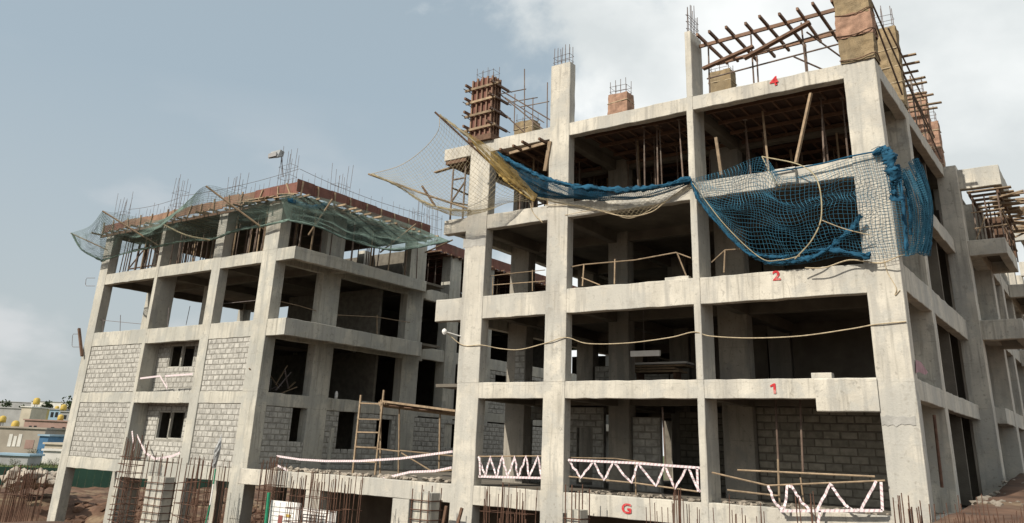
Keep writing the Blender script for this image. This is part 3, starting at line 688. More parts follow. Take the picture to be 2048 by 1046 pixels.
# ================================================================== SHUTTERING UNDER THE TOP SLAB OF THE MAIN BUILDING
def bay_form(label, x0, x1, y0, y1, zs, m='soffit'):
    t = thing('slab_formwork', label, 'formwork', ((x0 + x1) / 2, y0, zs - .4)); n = max(2, int((x1 - x0) / 1.2)); w = (x1 - x0) / n; k2 = max(2, int((y1 - y0) / 2.4)); h = (y1 - y0) / k2
    for i in range(n):
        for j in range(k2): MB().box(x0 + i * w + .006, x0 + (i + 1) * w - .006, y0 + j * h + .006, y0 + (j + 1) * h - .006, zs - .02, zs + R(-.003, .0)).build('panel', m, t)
    nj = int((x1 - x0) / .6)
    for i in range(nj): x = x0 + .2 + i * .6 + R(-.08, .08); MB().bar((x, y0 + R(-.1, .3), zs - .075), (x, y1, zs - .075), .07, .1).build('joist', 'timber2', t)
    for j in range(int((y1 - y0) / 1.3)): y = y0 + .5 + j * 1.3; MB().bar((x0 + .1, y, zs - .2), (x1 - .1, y, zs - .2 + R(-.03, .03)), .09, .13).build('ledger', 'timber2', t)
    return t
zs = Z4 - .18
bay_form('dark shuttering under the top slab beside the sack-wrapped corner', -6.7, -1.15, .45, 10.4, zs - .02)
bay_form('dark shuttering under the top slab beside the first narrow column', -12.3, -7.15, .45, 10.4, zs - .02)
bay_form('dark shuttering under the top slab behind the straw netting', -16.6, -13.5, .45, 10.4, zs - .02)
PROPG = {}
prop_me = MB().tube([(0, 0, 0), (0, 0, .62)], .036, 7).tube([(0, 0, .6), (0, 0, 1)], .026, 7).mesh('prop', M['prop'])
plate_me = MB().box(-.08, .08, -.08, .08, 0, .012).mesh('plate', M['prop'])
def prop(x, y, z0, z1, label, group, dx=0, dy=0, wood=False):
    t = thing('shoring_prop', label, 'prop', (x, y, z0), group)
    if wood: rod('post', unit_bar('woodprop', .075, .075, 'timber'), t, (x, y, z0), (x + dx, y + dy, z1))
    else:
        rod('post', prop_me, t, (x, y, z0), (x + dx, y + dy, z1)); inst('base_plate', plate_me, t, (x, y, z0)); inst('head_plate', plate_me, t, (x + dx, y + dy, z1 - .012))
Z3 = LV[3]
for (xa, xb, n, lab) in ((-6.4, -1.4, 20, 'shoring prop under the top slab next to the corner column'), (-12.1, -7.4, 26, 'shoring prop under the top slab beside the first narrow column'), (-16.4, -13.7, 18, 'shoring prop under the top slab behind the straw netting')):
    for k in range(n): prop(R(xa, xb), R(.9, 8.5), Z3 - .02, zs - .28, lab, lab + 's', R(-.12, .12), R(-.1, .1), random.random() < .3)
for k in range(16): prop(R(-18.9, -14), R(1.2, 7.5), Z3 - .02, zs - .28, 'shoring prop in the open left end of the top storey', 'props in the open left end', R(-.12, .12), R(-.1, .1), random.random() < .25)
for a, b, lab in ((P(1592, 325, .5), P(1622, 186, .3), 'slanting pale timber strut above the netting beside the corner column'), (P(1443, 350, .6), P(1432, 275, .5), 'pale timber strut above the netting beside the narrow column'), (P(1090, 342, -.05), P(1100, 283, -.05), 'short pale board leaning against the column below the roof beam')):
    tag(MB().bar(a, b, .11 if 'short' not in lab else .16, .09).build('timber_strut', 'timber', org=a), lab, 'timber strut')
# joist ends poking out under the roof beam, left bay
t = thing('joist_bundle', 'brown joist ends poking out below the roof beam beside the straw netting', 'timber', P(1040, 296, .2))
for u, v in ((1000, 298), (1026, 291), (1044, 283), (1078, 277)):
    a = at(u, v, Y=-.55); MB().bar(a, (a.x + .1, 2.4, a.z - .12), .1, .1).build('joist', 'timber2', t)
MB().bar(P(1015, 308, .1), P(1095, 285, .1), .1, .12).build('ledger', 'timber', t)
# scaffold tower at the left end, carrying the slab end
t = tubes('tube_scaffold', 'slender shoring tower under the overhanging left end of the roof slab', 'scaffold', [((x, y, LV[3] - .05), (x, y, Z4 - .75)) for x in (-19.05, -18.3) for y in (.3, 1.6)] + [((-19.05, .3, 8.2), (-18.3, 1.6, 8.2)), ((-19.05, .3, 8.2), (-18.3, .3, 9.1)), ((-19.05, .3, 9.3), (-18.3, .3, 9.3)), ((-19.05, 1.6, 9.3), (-18.3, 1.6, 8.3)), ((-19.05, .3, 8.9), (-19.05, 1.6, 8.9))], r=.045)
MB().box(-19.35, -18.1, .05, 1.8, Z4 - .76, Z4 - .6).build('head_board', 'timber2', t); MB().bar((-20.2, .3, 9.85), (-18.4, .3, 10.0), .2, .05).build('plank', 'timber', t)
# back props visible through left bay
tubes('tube_scaffold', 'cross-braced shoring tubes inside the left bay behind the straw netting', 'scaffold', [((x, y, Z3), (x, y, zs - .3)) for x in (-16.3, -15.4, -14.5) for y in (3.2, 4.4, 6)] + [((-16.3, 3.2, z), (-14.2, 3.2, z + .2)) for z in (7.7, 8.4, 9.2)] + [((-16.3, 3.2, 7.3), (-15.4, 3.2, 8.4)), ((-15.4, 4.4, 7.3), (-14.5, 4.4, 8.4)), ((-16.3, 6, 8.0), (-14, 6, 8.1))], r=.04)
# ================================================================== ROOF FORMWORK OF THE LEFT BUILDING
def b_form():
    t = thing('slab_formwork', 'red and brown edge shuttering round the roof slab of the lower building', 'formwork', (-40, BY, 10.15))
    z0, z1 = 10.12, 10.98; x = BX - 18.9; k = 0
    while x < BX + 1.2:
        w = min(R(1.1, 1.5), BX + 1.45 - x); zj = R(-.05, .05)
        MB().box(x + .01, x + w - .01, BY - .16, BY - .12 + R(0, .02), z0 + .22 + zj, z1 + zj - (.12 if x < BX - 6 else 0)).build('panel', 'ply' if (k in (0, 1) or x > BX - 4) else 'ply2', t)
        MB().bar((x + R(.1, .9), BY - .2, z0 - .1), (x + R(.1, .9), BY - .2, z1 + R(-.1, .1)), .07, .08).build('stud', 'timber', t); x += w; k += 1
    y = BY - .5
    while y < 11.2:
        w = min(1.25, 11.3 - y); zj = R(-.03, .03)
        MB().box(XC + .03, XC + .07, y + .008, y + w - .008, z0 + .15 + zj, z1 + zj).build('panel', 'ply', t)
        MB().bar((XC + .11, y + .3, z0), (XC + .11, y + .3 + R(-.08, .08), z1 - .05), .07, .08).build('stud', 'timber', t); y += w
    for k in range(26):
        x = BX - 18.5 + k * .76; MB().bar((x + R(-.2, .2), BY - .75 + R(-.35, .3), z0 - .02 + R(-.03, .03)), (x + R(-.3, .3), 3.2, z0 - .02), .09, .1).build('joist', 'timber', t)
    for k in range(15):
        y = BY + .1 + k * .74; MB().bar((XC + .7 + R(-.4, .4), y + R(-.2, .2), z0 - .02 + R(-.04, .06)), (XC - 2.4, y, z0 - .02), .1, .1).build('joist', 'timber', t)
    MB().bar((BX - 18.6, BY - .3, z0 - .14), (BX + 1, BY - .3, z0 - .16), .1, .14).build('ledger', 'timber2', t); MB().bar((XC - .2, BY - .3, z0 - .14), (XC - .2, 11.3, z0 - .16), .1, .14).build('ledger', 'timber2', t)
    for k in range(5):
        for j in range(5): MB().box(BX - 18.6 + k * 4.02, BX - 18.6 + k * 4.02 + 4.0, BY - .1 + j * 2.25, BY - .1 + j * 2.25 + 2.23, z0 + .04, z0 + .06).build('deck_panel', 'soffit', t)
    for k in range(14):
        x = R(BX - 5, BX + 1); MB().bar((x, BY - R(.2, .8), z0 + R(-.05, .35)), (x + R(.6, 1.8), BY - R(.2, .7), z0 + R(-.1, .3)), .16, .05).build('plank', 'timber', t)
    for k in range(9):
        y = R(.5, 10.5); MB().bar((XC + R(.1, .6), y, z0 + R(-.25, .1)), (XC + R(.1, .7), y + R(.7, 1.6), z0 + R(-.25, .1)), .16, .05).build('plank', 'timber', t)
b_form()
for (xa, xb, n, lab, w) in ((B1[1] + .2, B2[0] - .2, 34, 'shoring prop between the end column and the thin column of the lower building', .1), (B2[1] + .2, B3[0] - .2, 34, 'shoring prop in the second bay under the roof of the lower building', .1), (B3[1] + .2, B4[0] - .2, 28, 'shoring prop in the bay beside the corner column of the lower building', .2)):
    for k in range(n): prop(R(xa, xb), BY + R(.25, 3.2), LB[3] - .02, 9.95, lab, lab + 's', R(-.1, .1), R(-.06, .06), random.random() < w)
for k in range(26):
    prop(R(BX - 2, XC - .3), BY + .4 + k * .4, LB[3] - .02, 9.95, 'shoring prop under the shaded roof side of the lower building', 'side props of the lower building', R(-.12, .12), R(-.1, .1), random.random() < .35)
tubes('tube_scaffold', 'cross-braced blue-grey shoring frame in the end bay of the lower building', 'scaffold', [((x, BY + 1.2, LB[3]), (x, BY + 1.2, 9.9)) for x in (-48.6, -47.8, -47, -46.2, -45.2, -44.2)] + [((-48.6, BY + 1.2, z), (-44.0, BY + 1.2, z)) for z in (7.9, 9.2)] + [((-48.6, BY + 1.2, 7.9), (-47, BY + 1.2, 9.2)), ((-46.2, BY + 1.2, 9.2), (-44.2, BY + 1.2, 7.9))], r=.05)
t = thing('slab_formwork', 'red shuttering over props on the rear extension of the lower building', 'formwork', (BX - 1, 14, 10.1))
for k in range(14):
    y = 13.6 + k * 2.2
    MB().box(BX + .1, BX + .14, y + .01, y + 2.19, 10.0, 10.7 + R(-.03, .03)).build('panel', 'ply', t); MB().box(BX - 8.6, BX + .08, y + .01, y + 2.19, 9.98, 10.0).build('deck_panel', 'ply', t)
    for q in range(3): MB().bar((BX + .6 + R(-.2, .2), y + q * .7, 9.9), (BX - 5, y + q * .7, 9.9), .09, .1).build('joist', 'timber2', t)
for k in range(40): prop(R(BX - 3.4, BX - .3), 13.6 + k * .65, LB[3] - .02, 9.84, 'shoring prop under the red shuttering of the rear extension', 'props of the rear extension', R(-.1, .1), R(-.1, .1), random.random() < .2)
# starter bars on the roof of the lower building
def cage(label, p, w, d, h, nx=4, ny=2, r=.015, m='rebar', group=None, step=.4):
    t = thing('rebar_cage', label, 'rebar cage', tuple(p), group); bars(t, p[0] - w / 2, p[0] + w / 2, p[1], p[1] + d, p[2], p[2] + h, nx, ny, r, m, tie_step=step); return t
for (u, vt, vb, lab) in ((236, 388, 436, 'column starter bars above the end column of the lower building'), (349, 352, 410, 'dense starter bars on the roof above the thin column of the lower building'), (466, 338, 382, 'column starter bars standing between two net poles on the roof'), (566, 298, 362, 'column starter bars carrying the floodlight on the roof'),):
    q = at(u, vb, Y=BY + .2); pt = at(u, vt, Y=BY + .2); cage(lab, (q.x, BY + .2, 10.5), 1.0, .5, pt.z - 10.5, 4, 2, r=.013, step=.7)
for (u, vt, lab, Y) in ((686, 330, 'starter bars above the shaded roof side nearest the floodlight', 4.5), (842, 398, 'starter bars at the far end of the shaded roof side', 11.6), (872, 405, 'tangled starter bars on the rear extension roof', 15)):
    X = BX - .3; pt = at(u, vt, X=X); cage(lab, (X, pt.y - .5, 10.4), .5, 1.0, pt.z - 10.4, 2, 4, r=.013, step=.7)
t = thing('edge_rebar', 'row of short slab bars along the roof edge of the lower building', 'rebar', (-40, BY + .3, 10.6)); me = unit_rod('edgebar', .012, 'rebar', 4)
for k in range(46):
    x = BX - 18 + k * .42; rod('bar', me, t, (x, BY + .35, 10.5), (x + R(-.06, .06), BY + .35, 11.25 + R(0, .7)))
for k in range(22):
    y = BY + .5 + k * .5; rod('bar', me, t, (XC - .3, y, 10.5), (XC - .3, y + R(-.06, .06), 11.3 + R(0, .6)))
MB().tube(sag((BX - 17, BY + .35, 11.9), (BX - 11, BY + .35, 11.9), .15) + sag((BX - 11, BY + .35, 12.0), (BX + .5, BY + .35, 12.0), .2), .014, 4).build('tie_bar', 'rebar', t)
MB().tube(sag((BX + .5, BY + .4, 12), (XC - .3, 11, 11.7), .25), .014, 4).build('tie_bar', 'rebar', t)
q = at(557, 309, Y=BY); t = thing('floodlight', 'grey floodlight clipped to the starter bars on the roof', 'lamp', tuple(q))
MB().add([(q.x - .45, q.y - .35, q.z - .3), (q.x + .4, q.y - .35, q.z - .3), (q.x + .4, q.y - .2, q.z + .18), (q.x - .45, q.y - .2, q.z + .18), (q.x - .25, q.y + .2, q.z - .1), (q.x + .2, q.y + .2, q.z - .1), (q.x + .2, q.y + .25, q.z + .2), (q.x - .25, q.y + .25, q.z + .2)], [(0, 1, 2, 3), (4, 7, 6, 5), (0, 4, 5, 1), (1, 5, 6, 2), (2, 6, 7, 3), (3, 7, 4, 0)]).build('housing', 'lamp', t)
MB().box(q.x - .38, q.x + .33, q.y - .42, q.y - .36, q.z - .26, q.z - .02)  .build('glass', 'h_grey', t); MB().tube([(q.x, q.y + .2, q.z), (q.x + .2, q.y + .4, q.z - 1.3)], .03, 6).build('bracket', 'rebar', t)
# ================================================================== NETS
def resample(pts, n):
    pts = [Vector(p) for p in pts]; d = [0]
    for a, b in zip(pts, pts[1:]): d.append(d[-1] + (b - a).length)
    out = []; k = 0
    for i in range(n + 1):
        t = d[-1] * i / n
        while k < len(d) - 2 and d[k + 1] < t: k += 1
        w = (t - d[k]) / max(1e-9, d[k + 1] - d[k]); out.append(pts[k].lerp(pts[k + 1], w))
    return out
def surface(c0, c1, d0, d1, nu, nv, bulge=(0, 0, 0), wob=.0, seed=0):
    """Coons patch: c0,c1 run along u (v=0,1); d0,d1 run along v (u=0,1)"""
    c0, c1 = resample(bez(c0, 60), nu), resample(bez(c1, 60), nu); d0, d1 = resample(bez(d0, 60), nv), resample(bez(d1, 60), nv)
    G = []
    for j in range(nv + 1):
        v = j / nv; row = []
        for i in range(nu + 1):
            u = i / nu
            p = c0[i] * (1 - v) + c1[i] * v + d0[j] * (1 - u) + d1[j] * u - (c0[0] * (1 - u) * (1 - v) + c0[nu] * u * (1 - v) + c1[0] * (1 - u) * v + c1[nu] * u * v)
            e = 16 * u * (1 - u) * v * (1 - v)
            p = p + Vector(bulge) * e
            if wob: p = p + mnoise.noise_vector(Vector((u * 5, v * 5, seed))) * wob * min(1, e * 3) + mnoise.noise_vector(Vector((u * 16, v * 9, seed + 4))) * wob * .35 * min(1, e * 3)
            row.append(p)
        G.append(row)
    return G
def net(t, G, r, m, diag=False, skip=0.0, name='netting'):
    mb = MB(); nv = len(G) - 1; nu = len(G[0]) - 1
    if not diag:
        for j in range(nv + 1): mb.tube(G[j], r, 3)
        for i in range(nu + 1): mb.tube([G[j][i] for j in range(nv + 1)], r, 3)
    else:
        for s in range(-nv, nu + 1):
            a = [G[j][s + j] for j in range(nv + 1) if 0 <= s + j <= nu]; b = [G[j][nu - s - j] for j in range(nv + 1) if 0 <= nu - s - j <= nu]
            if len(a) > 1: mb.tube(a, r, 3)
            if len(b) > 1: mb.tube(b, r, 3)
    return mb.build(name, m, t)
def bundle(t, pts, r, m, n=40, name='bunched_edge', lump=.45):
    """bunched netting: a lumpy twisted roll"""
    P_ = resample(bez(pts, 60), n * 2); mb = MB(); sd = R(0, 99); K = 14; vs = []
    for k, p in enumerate(P_):
        d = (P_[min(k + 1, 2 * n)] - P_[max(k - 1, 0)]).normalized(); a = d.cross(Vector((0, 0, 1)) if abs(d.z) < .9 else Vector((1, 0, 0))).normalized(); b = d.cross(a)
        fat = .55 + .6 * abs(mnoise.noise(Vector((k * .13, sd, 0)))) * 2
        for i_ in range(K):
            th = 2 * math.pi * i_ / K; w = fat * (.42 + 1.25 * abs(mnoise.noise(Vector((math.cos(th) * 2.3, math.sin(th) * 2.3 + sd, k * .06)))) + .35 * mnoise.noise(Vector((th * 2, k * .5, sd))))
            q = p + (a * math.cos(th) + b * math.sin(th) * 1.25) * r * w * 1.25; vs.append(q)
    mb.add(vs, [(k * K + i_, k * K + (i_ + 1) % K, k * K + K + (i_ + 1) % K, k * K + K + i_) for k in range(2 * n) for i_ in range(K)])
    for s in range(6):
        mb.tube([p + mnoise.noise_vector(Vector((k * .22, s * 5.3 + sd, 2))) * r * 2.1 for k, p in enumerate(P_)], max(.008, r * .09), 3)
    return mb.build(name, m, t, smooth=True)
# ---- straw-coloured corner net with its poles (main building, left end)
T1, T2 = at(879, 230, Y=-3.0), at(743, 348, Y=-1.6); Q1, Q2 = at(1068, 402, Y=-.06), at(942, 421, Y=-.06)
t = thing('safety_net', 'straw safety net spread on two poles at the left end of the taller building', 'safety net', tuple(Q2))
e01 = [T1, at(876, 262, Y=-2.9), at(846, 299, Y=-2.6), at(800, 331, Y=-2.1), T2]
e2 = [T2, at(795, 372, Y=-1.4), at(850, 405, Y=-1.0), at(895, 418, Y=-.6), Q2]
e1 = [T1, at(945, 287, Y=-2.0), at(1005, 345, Y=-1.0), Q1]; e3 = [Q2, at(985, 412, Y=-.3), at(1020, 402, Y=-.4), Q1]
G = surface(e01, e3[::1] if False else [Q1, at(1020, 405, Y=-.4), at(985, 416, Y=-.3), Q2], e1, e2, 36, 36, (0, -.1, -.9), .12)
net(t, G, .006, 'yelnet')
bundle(t, [T1, at(945, 281, Y=-2.0), at(1005, 340, Y=-1.0), Q1], .045, 'yelnet', name='bunched_edge')
bundle(t, e2, .042, 'yelnet'); MB().tube(bez(e01, 30), .014, 5).build('edge_rope', 'rope', t)
G = surface([at(930, 262, Y=-2.2), at(990, 300, Y=-1.2), at(1060, 345, Y=-.5), at(1090, 362, Y=-.4)], [at(955, 300, Y=-1.9), at(1005, 352, Y=-1.0), at(1045, 385, Y=-.3), at(1068, 404, Y=-.06)], [at(930, 262, Y=-2.2), at(955, 300, Y=-1.9)], [at(1090, 362, Y=-.4), at(1068, 404, Y=-.06)], 60, 18, (0, -.15, -.15), .08, 3)
net(t, G, .006, 'goldnet', diag=True)
bundle(t, [at(985, 332, Y=-1.2), at(1012, 362, Y=-.9), at(1045, 388, Y=-.4), Q1], .038, 'goldnet')
MB().tube([T1 + Vector((-.15, -.15, .12)), at(985, 330, Y=-1.1), at(1050, 386, Y=.1)], .045, 7).build('pole', 'timber2', t)
MB().tube([T2 + Vector((-.2, 0, .03)), at(860, 392, Y=-.8), at(945, 420, Y=.3)], .05, 7).build('pole', 'timber', t)
MB().tube([at(844, 372, Y=-1.0), at(870, 412, Y=-.8)], .055, 7).build('pole', 'timber2', t)
# ---- blue net slung along the facade
t = thing('safety_net', 'narrow blue net slung along the facade from straw net to narrow column', 'safety net', tuple(at(1230, 385, Y=-.3)))
top = [at(992, 305, Y=-1.1), at(1060, 343, Y=-.8), at(1130, 368, Y=-.7), at(1230, 379, Y=-.7), at(1310, 374, Y=-.6), at(1382, 357, Y=-.2)]
low = [at(1066, 392, Y=-.1), at(1110, 398, Y=-.15), at(1170, 396, Y=-.2), at(1240, 396, Y=-.2), at(1320, 388, Y=-.15), at(1384, 366, Y=-.08)]
bundle(t, top, .085, 'bluenet', 90)
net(t, surface(top, low, [top[0], low[0]], [top[-1], low[-1]], 100, 9, (0, -.1, -.25), .1, 5), .009, 'bluenet', diag=True)
lowest = [at(1080, 398, Y=-.12), at(1180, 420, Y=-.12), at(1260, 432, Y=-.12), at(1320, 412, Y=-.12), at(1384, 375, Y=-.1)]
net(t, surface(low, lowest, [low[0], lowest[0]], [low[-1], lowest[-1]], 34, 4, (0, -.06, -.05), .05, 8), .005, 'yelnet', diag=True)
MB().tube(bez([at(1090, 410, Y=-.1), at(1160, 412, Y=-.1), at(1245, 432, Y=-.14), at(1300, 425, Y=-.14), at(1335, 400, Y=-.1), at(1384, 365, Y=-.1)], 40), .02, 5).build('edge_rope', 'rope', t)
# ---- big blue net hanging over the corner
t = thing('safety_net', 'large torn blue net hanging over the upper corner of the taller building', 'safety net', tuple(at(1600, 540, Y=-.3)))
top = [at(1380, 359, Y=-.15), at(1450, 340, Y=-.25), at(1524, 314, Y=-.35), at(1562, 352, Y=-.4), at(1620, 345, Y=-.35), at(1700, 318, Y=-.25), at(1768, 305, Y=-.2)]
bot = [at(1425, 434, Y=-.2), at(1475, 490, Y=-.16), at(1535, 528, Y=-.14), at(1610, 526, Y=-.18), at(1680, 512, Y=-.2), at(1735, 518, Y=-.3), at(1800, 512, Y=-.25)]
lf = [top[0], at(1400, 398, Y=-.25), bot[0]]; rt = [top[-1], at(1785, 420, Y=-.25), bot[-1]]
net(t, surface(top, bot, lf, rt, 58, 34, (0, -.5, .05), .22, 11), .0078, 'tealnet', diag=False)
bundle(t, [top[0], at(1402, 405, Y=-.3), at(1440, 452, Y=-.25), at(1490, 502, Y=-.2), at(1535, 526, Y=-.18)], .05, 'bluenet', 60)
bundle(t, [at(1535, 526, Y=-.18), at(1600, 520, Y=-.25), at(1650, 502, Y=-.3), at(1700, 460, Y=-.35), at(1722, 430, Y=-.4)], .075, 'bluenet', 60)
bundle(t, [at(1500, 508, Y=-.22), at(1560, 514, Y=-.25), at(1640, 500, Y=-.3), at(1740, 512, Y=-.4)], .06, 'bluenet', 60)
MB().tube(bez([at(1524, 313, Y=-.36), at(1600, 330, Y=-.6), at(1635, 362, Y=-.85), at(1643, 430, Y=-1.0), at(1625, 478, Y=-.95), at(1590, 518, Y=-.7)], 40), .022, 6).build('net_rope', 'yelnet', t)
MB().tube(bez([at(1524, 313, Y=-.36), at(1548, 360, Y=-.5), at(1560, 372, Y=-.5)], 20), .02, 6).build('net_rope', 'yelnet', t)
MB().tube(bez([at(1385, 366, Y=-.2), at(1450, 450, Y=-.45), at(1520, 515, Y=-.3), at(1560, 520, Y=-.3), at(1600, 512, Y=-.4)], 40), .016, 5).build('net_rope', 'yelnet', t)
MB().tube(bez([at(1642, 440, Y=-1.0), at(1690, 458, Y=-.7), at(1740, 470, Y=-.4)], 20), .016, 5).build('net_rope', 'rope', t)
MB().tube(bez([at(1610, 536, Y=-.4), at(1650, 535, Y=-.35), at(1700, 520, Y=-.3), at(1760, 526, Y=-.25), at(1800, 512, Y=-.25), at(1840, 505, X=.3)], 40), .022, 5).build('net_rope', 'rope', t)
MB().tube(bez([at(1545, 345, Y=-.3), at(1640, 328, Y=-.28), at(1705, 312, Y=-.25), at(1770, 300, Y=-.2)], 30), .03, 5).build('net_rope', 'bluenet', t)
# side sheet, folded round the corner
top = [at(1766, 304, Y=-.2), at(1785, 318, X=.25), at(1808, 345, X=.3), at(1832, 318, X=.3), at(1850, 380, X=.3)]
bot = [at(1800, 512, Y=-.25), at(1815, 512, X=.3), at(1830, 506, X=.3), at(1845, 508, X=.3), at(1856, 512, X=.3)]
G = surface(top, bot, [top[0], bot[0]], [top[-1], at(1860, 440, X=.35), bot[-1]], 70, 40, (.3, 0, 0), .0, 13)
for row in G:
    for i, p in enumerate(row): row[i] = p + Vector((math.sin(i * .55) * .12, 0, 0))
net(t, G, .009, 'tealnet')
for u0, v0, u1, v1, rr in ((1772, 300, 1790, 400, .12), (1808, 346, 1822, 470, .06), (1832, 318, 1850, 440, .10), (1850, 385, 1854, 500, .10), (1795, 330, 1812, 500, .06)): bundle(t, [at(u0, v0, X=.3), at((u0 + u1) / 2 + 4, (v0 + v1) / 2, X=.4), at(u1, v1, X=.32)], rr, 'bluenet', 30)
bundle(t, [at(1745, 308, Y=-.2), at(1768, 300, Y=-.22), at(1780, 315, X=.25)], .13, 'bluenet', 14)
# ---- green nets of the lower building
def pole(t, a, b, r=.05, m='timber'): MB().tube([a, b], r, 7).build('pole', m, t)
t = thing('safety_net', 'grey-green net on slanting poles along the roof front of the lower building', 'safety net', (-40, BY - 1, 9))
def yb(u, v, Y): return at(u, v, Y=Y)
tip0, tip1 = yb(143, 466, -1.2), yb(205, 422, -2.6); tip2 = yb(412, 372, -2.6)
top = [tip1, yb(262, 432, -1.2), yb(320, 440, -.2), yb(370, 408, -1.3), tip2, yb(470, 385, -1.0), yb(520, 398, .1), yb(580, 390, .2)]
low = [yb(202, 522, .3), yb(255, 505, .1), yb(318, 492, .1), yb(370, 482, -.2), yb(425, 478, .2), yb(470, 462, -.3), yb(520, 452, .1), yb(580, 440, .2)]
net(t, surface(top, low, [tip1, yb(200, 480, -.8), low[0]], [top[-1], low[-1]], 230, 30, (0, -.5, -.4), .15, 21), .007, 'grnnet')
net(t, surface([tip1, yb(180, 452, -2.0), tip0], [yb(240, 470, -.1), yb(225, 500, .1), yb(205, 522, .3)], [tip1, yb(222, 440, -1.2), yb(240, 470, -.1)], [tip0, yb(165, 502, -.5), yb(205, 522, .3)], 34, 34, (0, -.2, -.3), .1, 23), .008, 'grnnet')
bundle(t, [tip0, yb(165, 500, -.5), yb(205, 522, .3)], .05, 'grnnet', 20); bundle(t, low, .06, 'grnnet', 90)
pole(t, tip1, yb(318, 492, .2), .05); pole(t, tip2, yb(528, 458, .3), .055); pole(t, tip0 + Vector((-.1, 0, 0)), yb(215, 500, .2), .04)
MB().tube(bez([yb(325, 448, .0), yb(372, 470, -.4), yb(420, 480, .1)], 20), .05, 6).build('edge_rope', 'yelnet', t)
t = thing('safety_net', 'dark green net hanging under the shaded roof side of the lower building', 'safety net', (XC, 5, 8.5))
sx = lambda u, v, d=0: at(u, v, X=XC + d)
top = [sx(560, 388), sx(640, 395, .3), sx(720, 418, .3), sx(800, 442, .3), sx(870, 470, .2)]
low = [sx(575, 440, .5), sx(640, 455, 1.4), sx(700, 480, 1.6), sx(790, 500, 2.2), sx(900, 482, 2.4)]
net(t, surface(top, low, [top[0], low[0]], [top[-1], low[-1]], 150, 38, (.3, 0, -.5), .2, 31), .0078, 'grnnet')
bundle(t, low, .045, 'grnnet', 60)
for a, b in ((sx(617, 470, .1), sx(665, 398, 1.2)), (sx(760, 505, 0), sx(832, 448, 1.6)), (sx(905, 480, 2.4), sx(850, 505, .1))): pole(t, a, b, .05)
bundle(t, [sx(575, 400, .2), sx(620, 415, .4), sx(655, 410, .3)], .14, 'bluenet', 20)
# ================================================================== ROPES, RAILS, TAPE
def rope(label, pts, r=.02, m='rope', name='rope', cat='rope', n=40): return tag(MB().tube(bez(pts, n), r, 6).build(name, m, org=tuple(pts[0])), label, cat)
Yr = -.06
rope('beige cable festooned across the columns below floor mark 2', [P(890, 662, -.4), P(925, 690, Yr), P(962, 690, Yr), P(1000, 697, .3), P(1040, 699, .3), P(1092, 686, Yr), P(1132, 675, Yr), P(1175, 687, .2), P(1255, 686, .2), P(1340, 675, .1), P(1388, 664, Yr), P(1420, 672, .1), P(1500, 676, .2), P(1600, 672, .2), P(1700, 658, .1), P(1750, 649, Yr), P(1812, 643, Yr)], .019, name='cable', cat='cable', n=130)
rope('thin sagging line looped below the third floor beam', [P(1130, 430, -.05), P(1200, 420, -.1), P(1262, 436, -.12), P(1330, 402, -.1)], .012)
rope('thin wire dangling down the beam face beside floor mark 2', [P(1768, 520, -.04), P(1775, 545, -.05), P(1792, 575, -.05), P(1790, 590, -.05), P(1800, 580, -.04)], .014)
rope('thin wire dangling from the roof slab over the left column', [P(1060, 405, -.05), P(1066, 425, -.05), P(1085, 445, -.06)], .016)
def rail(label, posts, rails, r=.028, m='timber'):
    t = thing('guard_rail', label, 'railing', posts[0][0] if posts else rails[0][0])
    for a, b in posts: MB().tube([a, b], r, 6).build('post', m, t)
    for q in rails: MB().tube(q, r * .8, 6).build('rail', m, t)
    return t
rail('crooked timber guard rail on the floor above mark 2', [(P(1165, 572, .3), P(1168, 528, .3)), (P(1229, 568, .3), P(1230, 518, .3)), (P(1374, 555, .2), P(1354, 505, .2))], [[P(1135, 535, .3), P(1168, 529, .3), P(1270, 520, .3), P(1352, 505, .25), P(1382, 516, .2)], [P(1163, 555, .3), P(1200, 570, .3)]], .03)
rail('pale timber guard rail behind the blue net above floor mark 2', [(P(1448, 545, .3), P(1450, 500, .3))], [[P(1423, 525, .3), P(1450, 500, .3), P(1480, 498, .3)]], .028)
rail('low guard rail in the left bay above the second beam', [(P(1065, 582, .3), P(1065, 540, .3)), (P(985, 590, .4), P(986, 555, .4))], [[P(980, 552, .4), P(1030, 546, .4), P(1090, 540, .3)], [P(985, 570, .4), P(1090, 562, .3)]], .022)
rail('timber guard rail on the shaded floor of the lower building', [(tuple(at(754, 668, X=XC - .2)), tuple(at(754, 630, X=XC - .2)))], [[tuple(at(u, v, X=XC - .2)) for u, v in ((675, 630), (754, 634), (820, 645))]], .03)
rail('thin guard rail in front of the sky on the open floor of the lower building', [(P(240, 664, BY + .3), P(241, 630, BY + .3)), (P(205, 668, BY + .3), P(207, 638, BY + .3)), (P(372, 650, BY + 3), P(380, 612, BY + 3)), (P(335, 655, BY + .3), P(338, 615, BY + .3))], [[P(200, 640, BY + .3), P(282, 648, BY + .3)], [P(440, 608, BY + 1), P(520, 600, BY + 1)]], .022, 'rebar')
rail('shaded guard rail beside the corner column of the lower building', [], [[tuple(at(u, v, X=BX - .3)) for u, v in ((548, 600), (600, 612), (640, 624))]], .025)
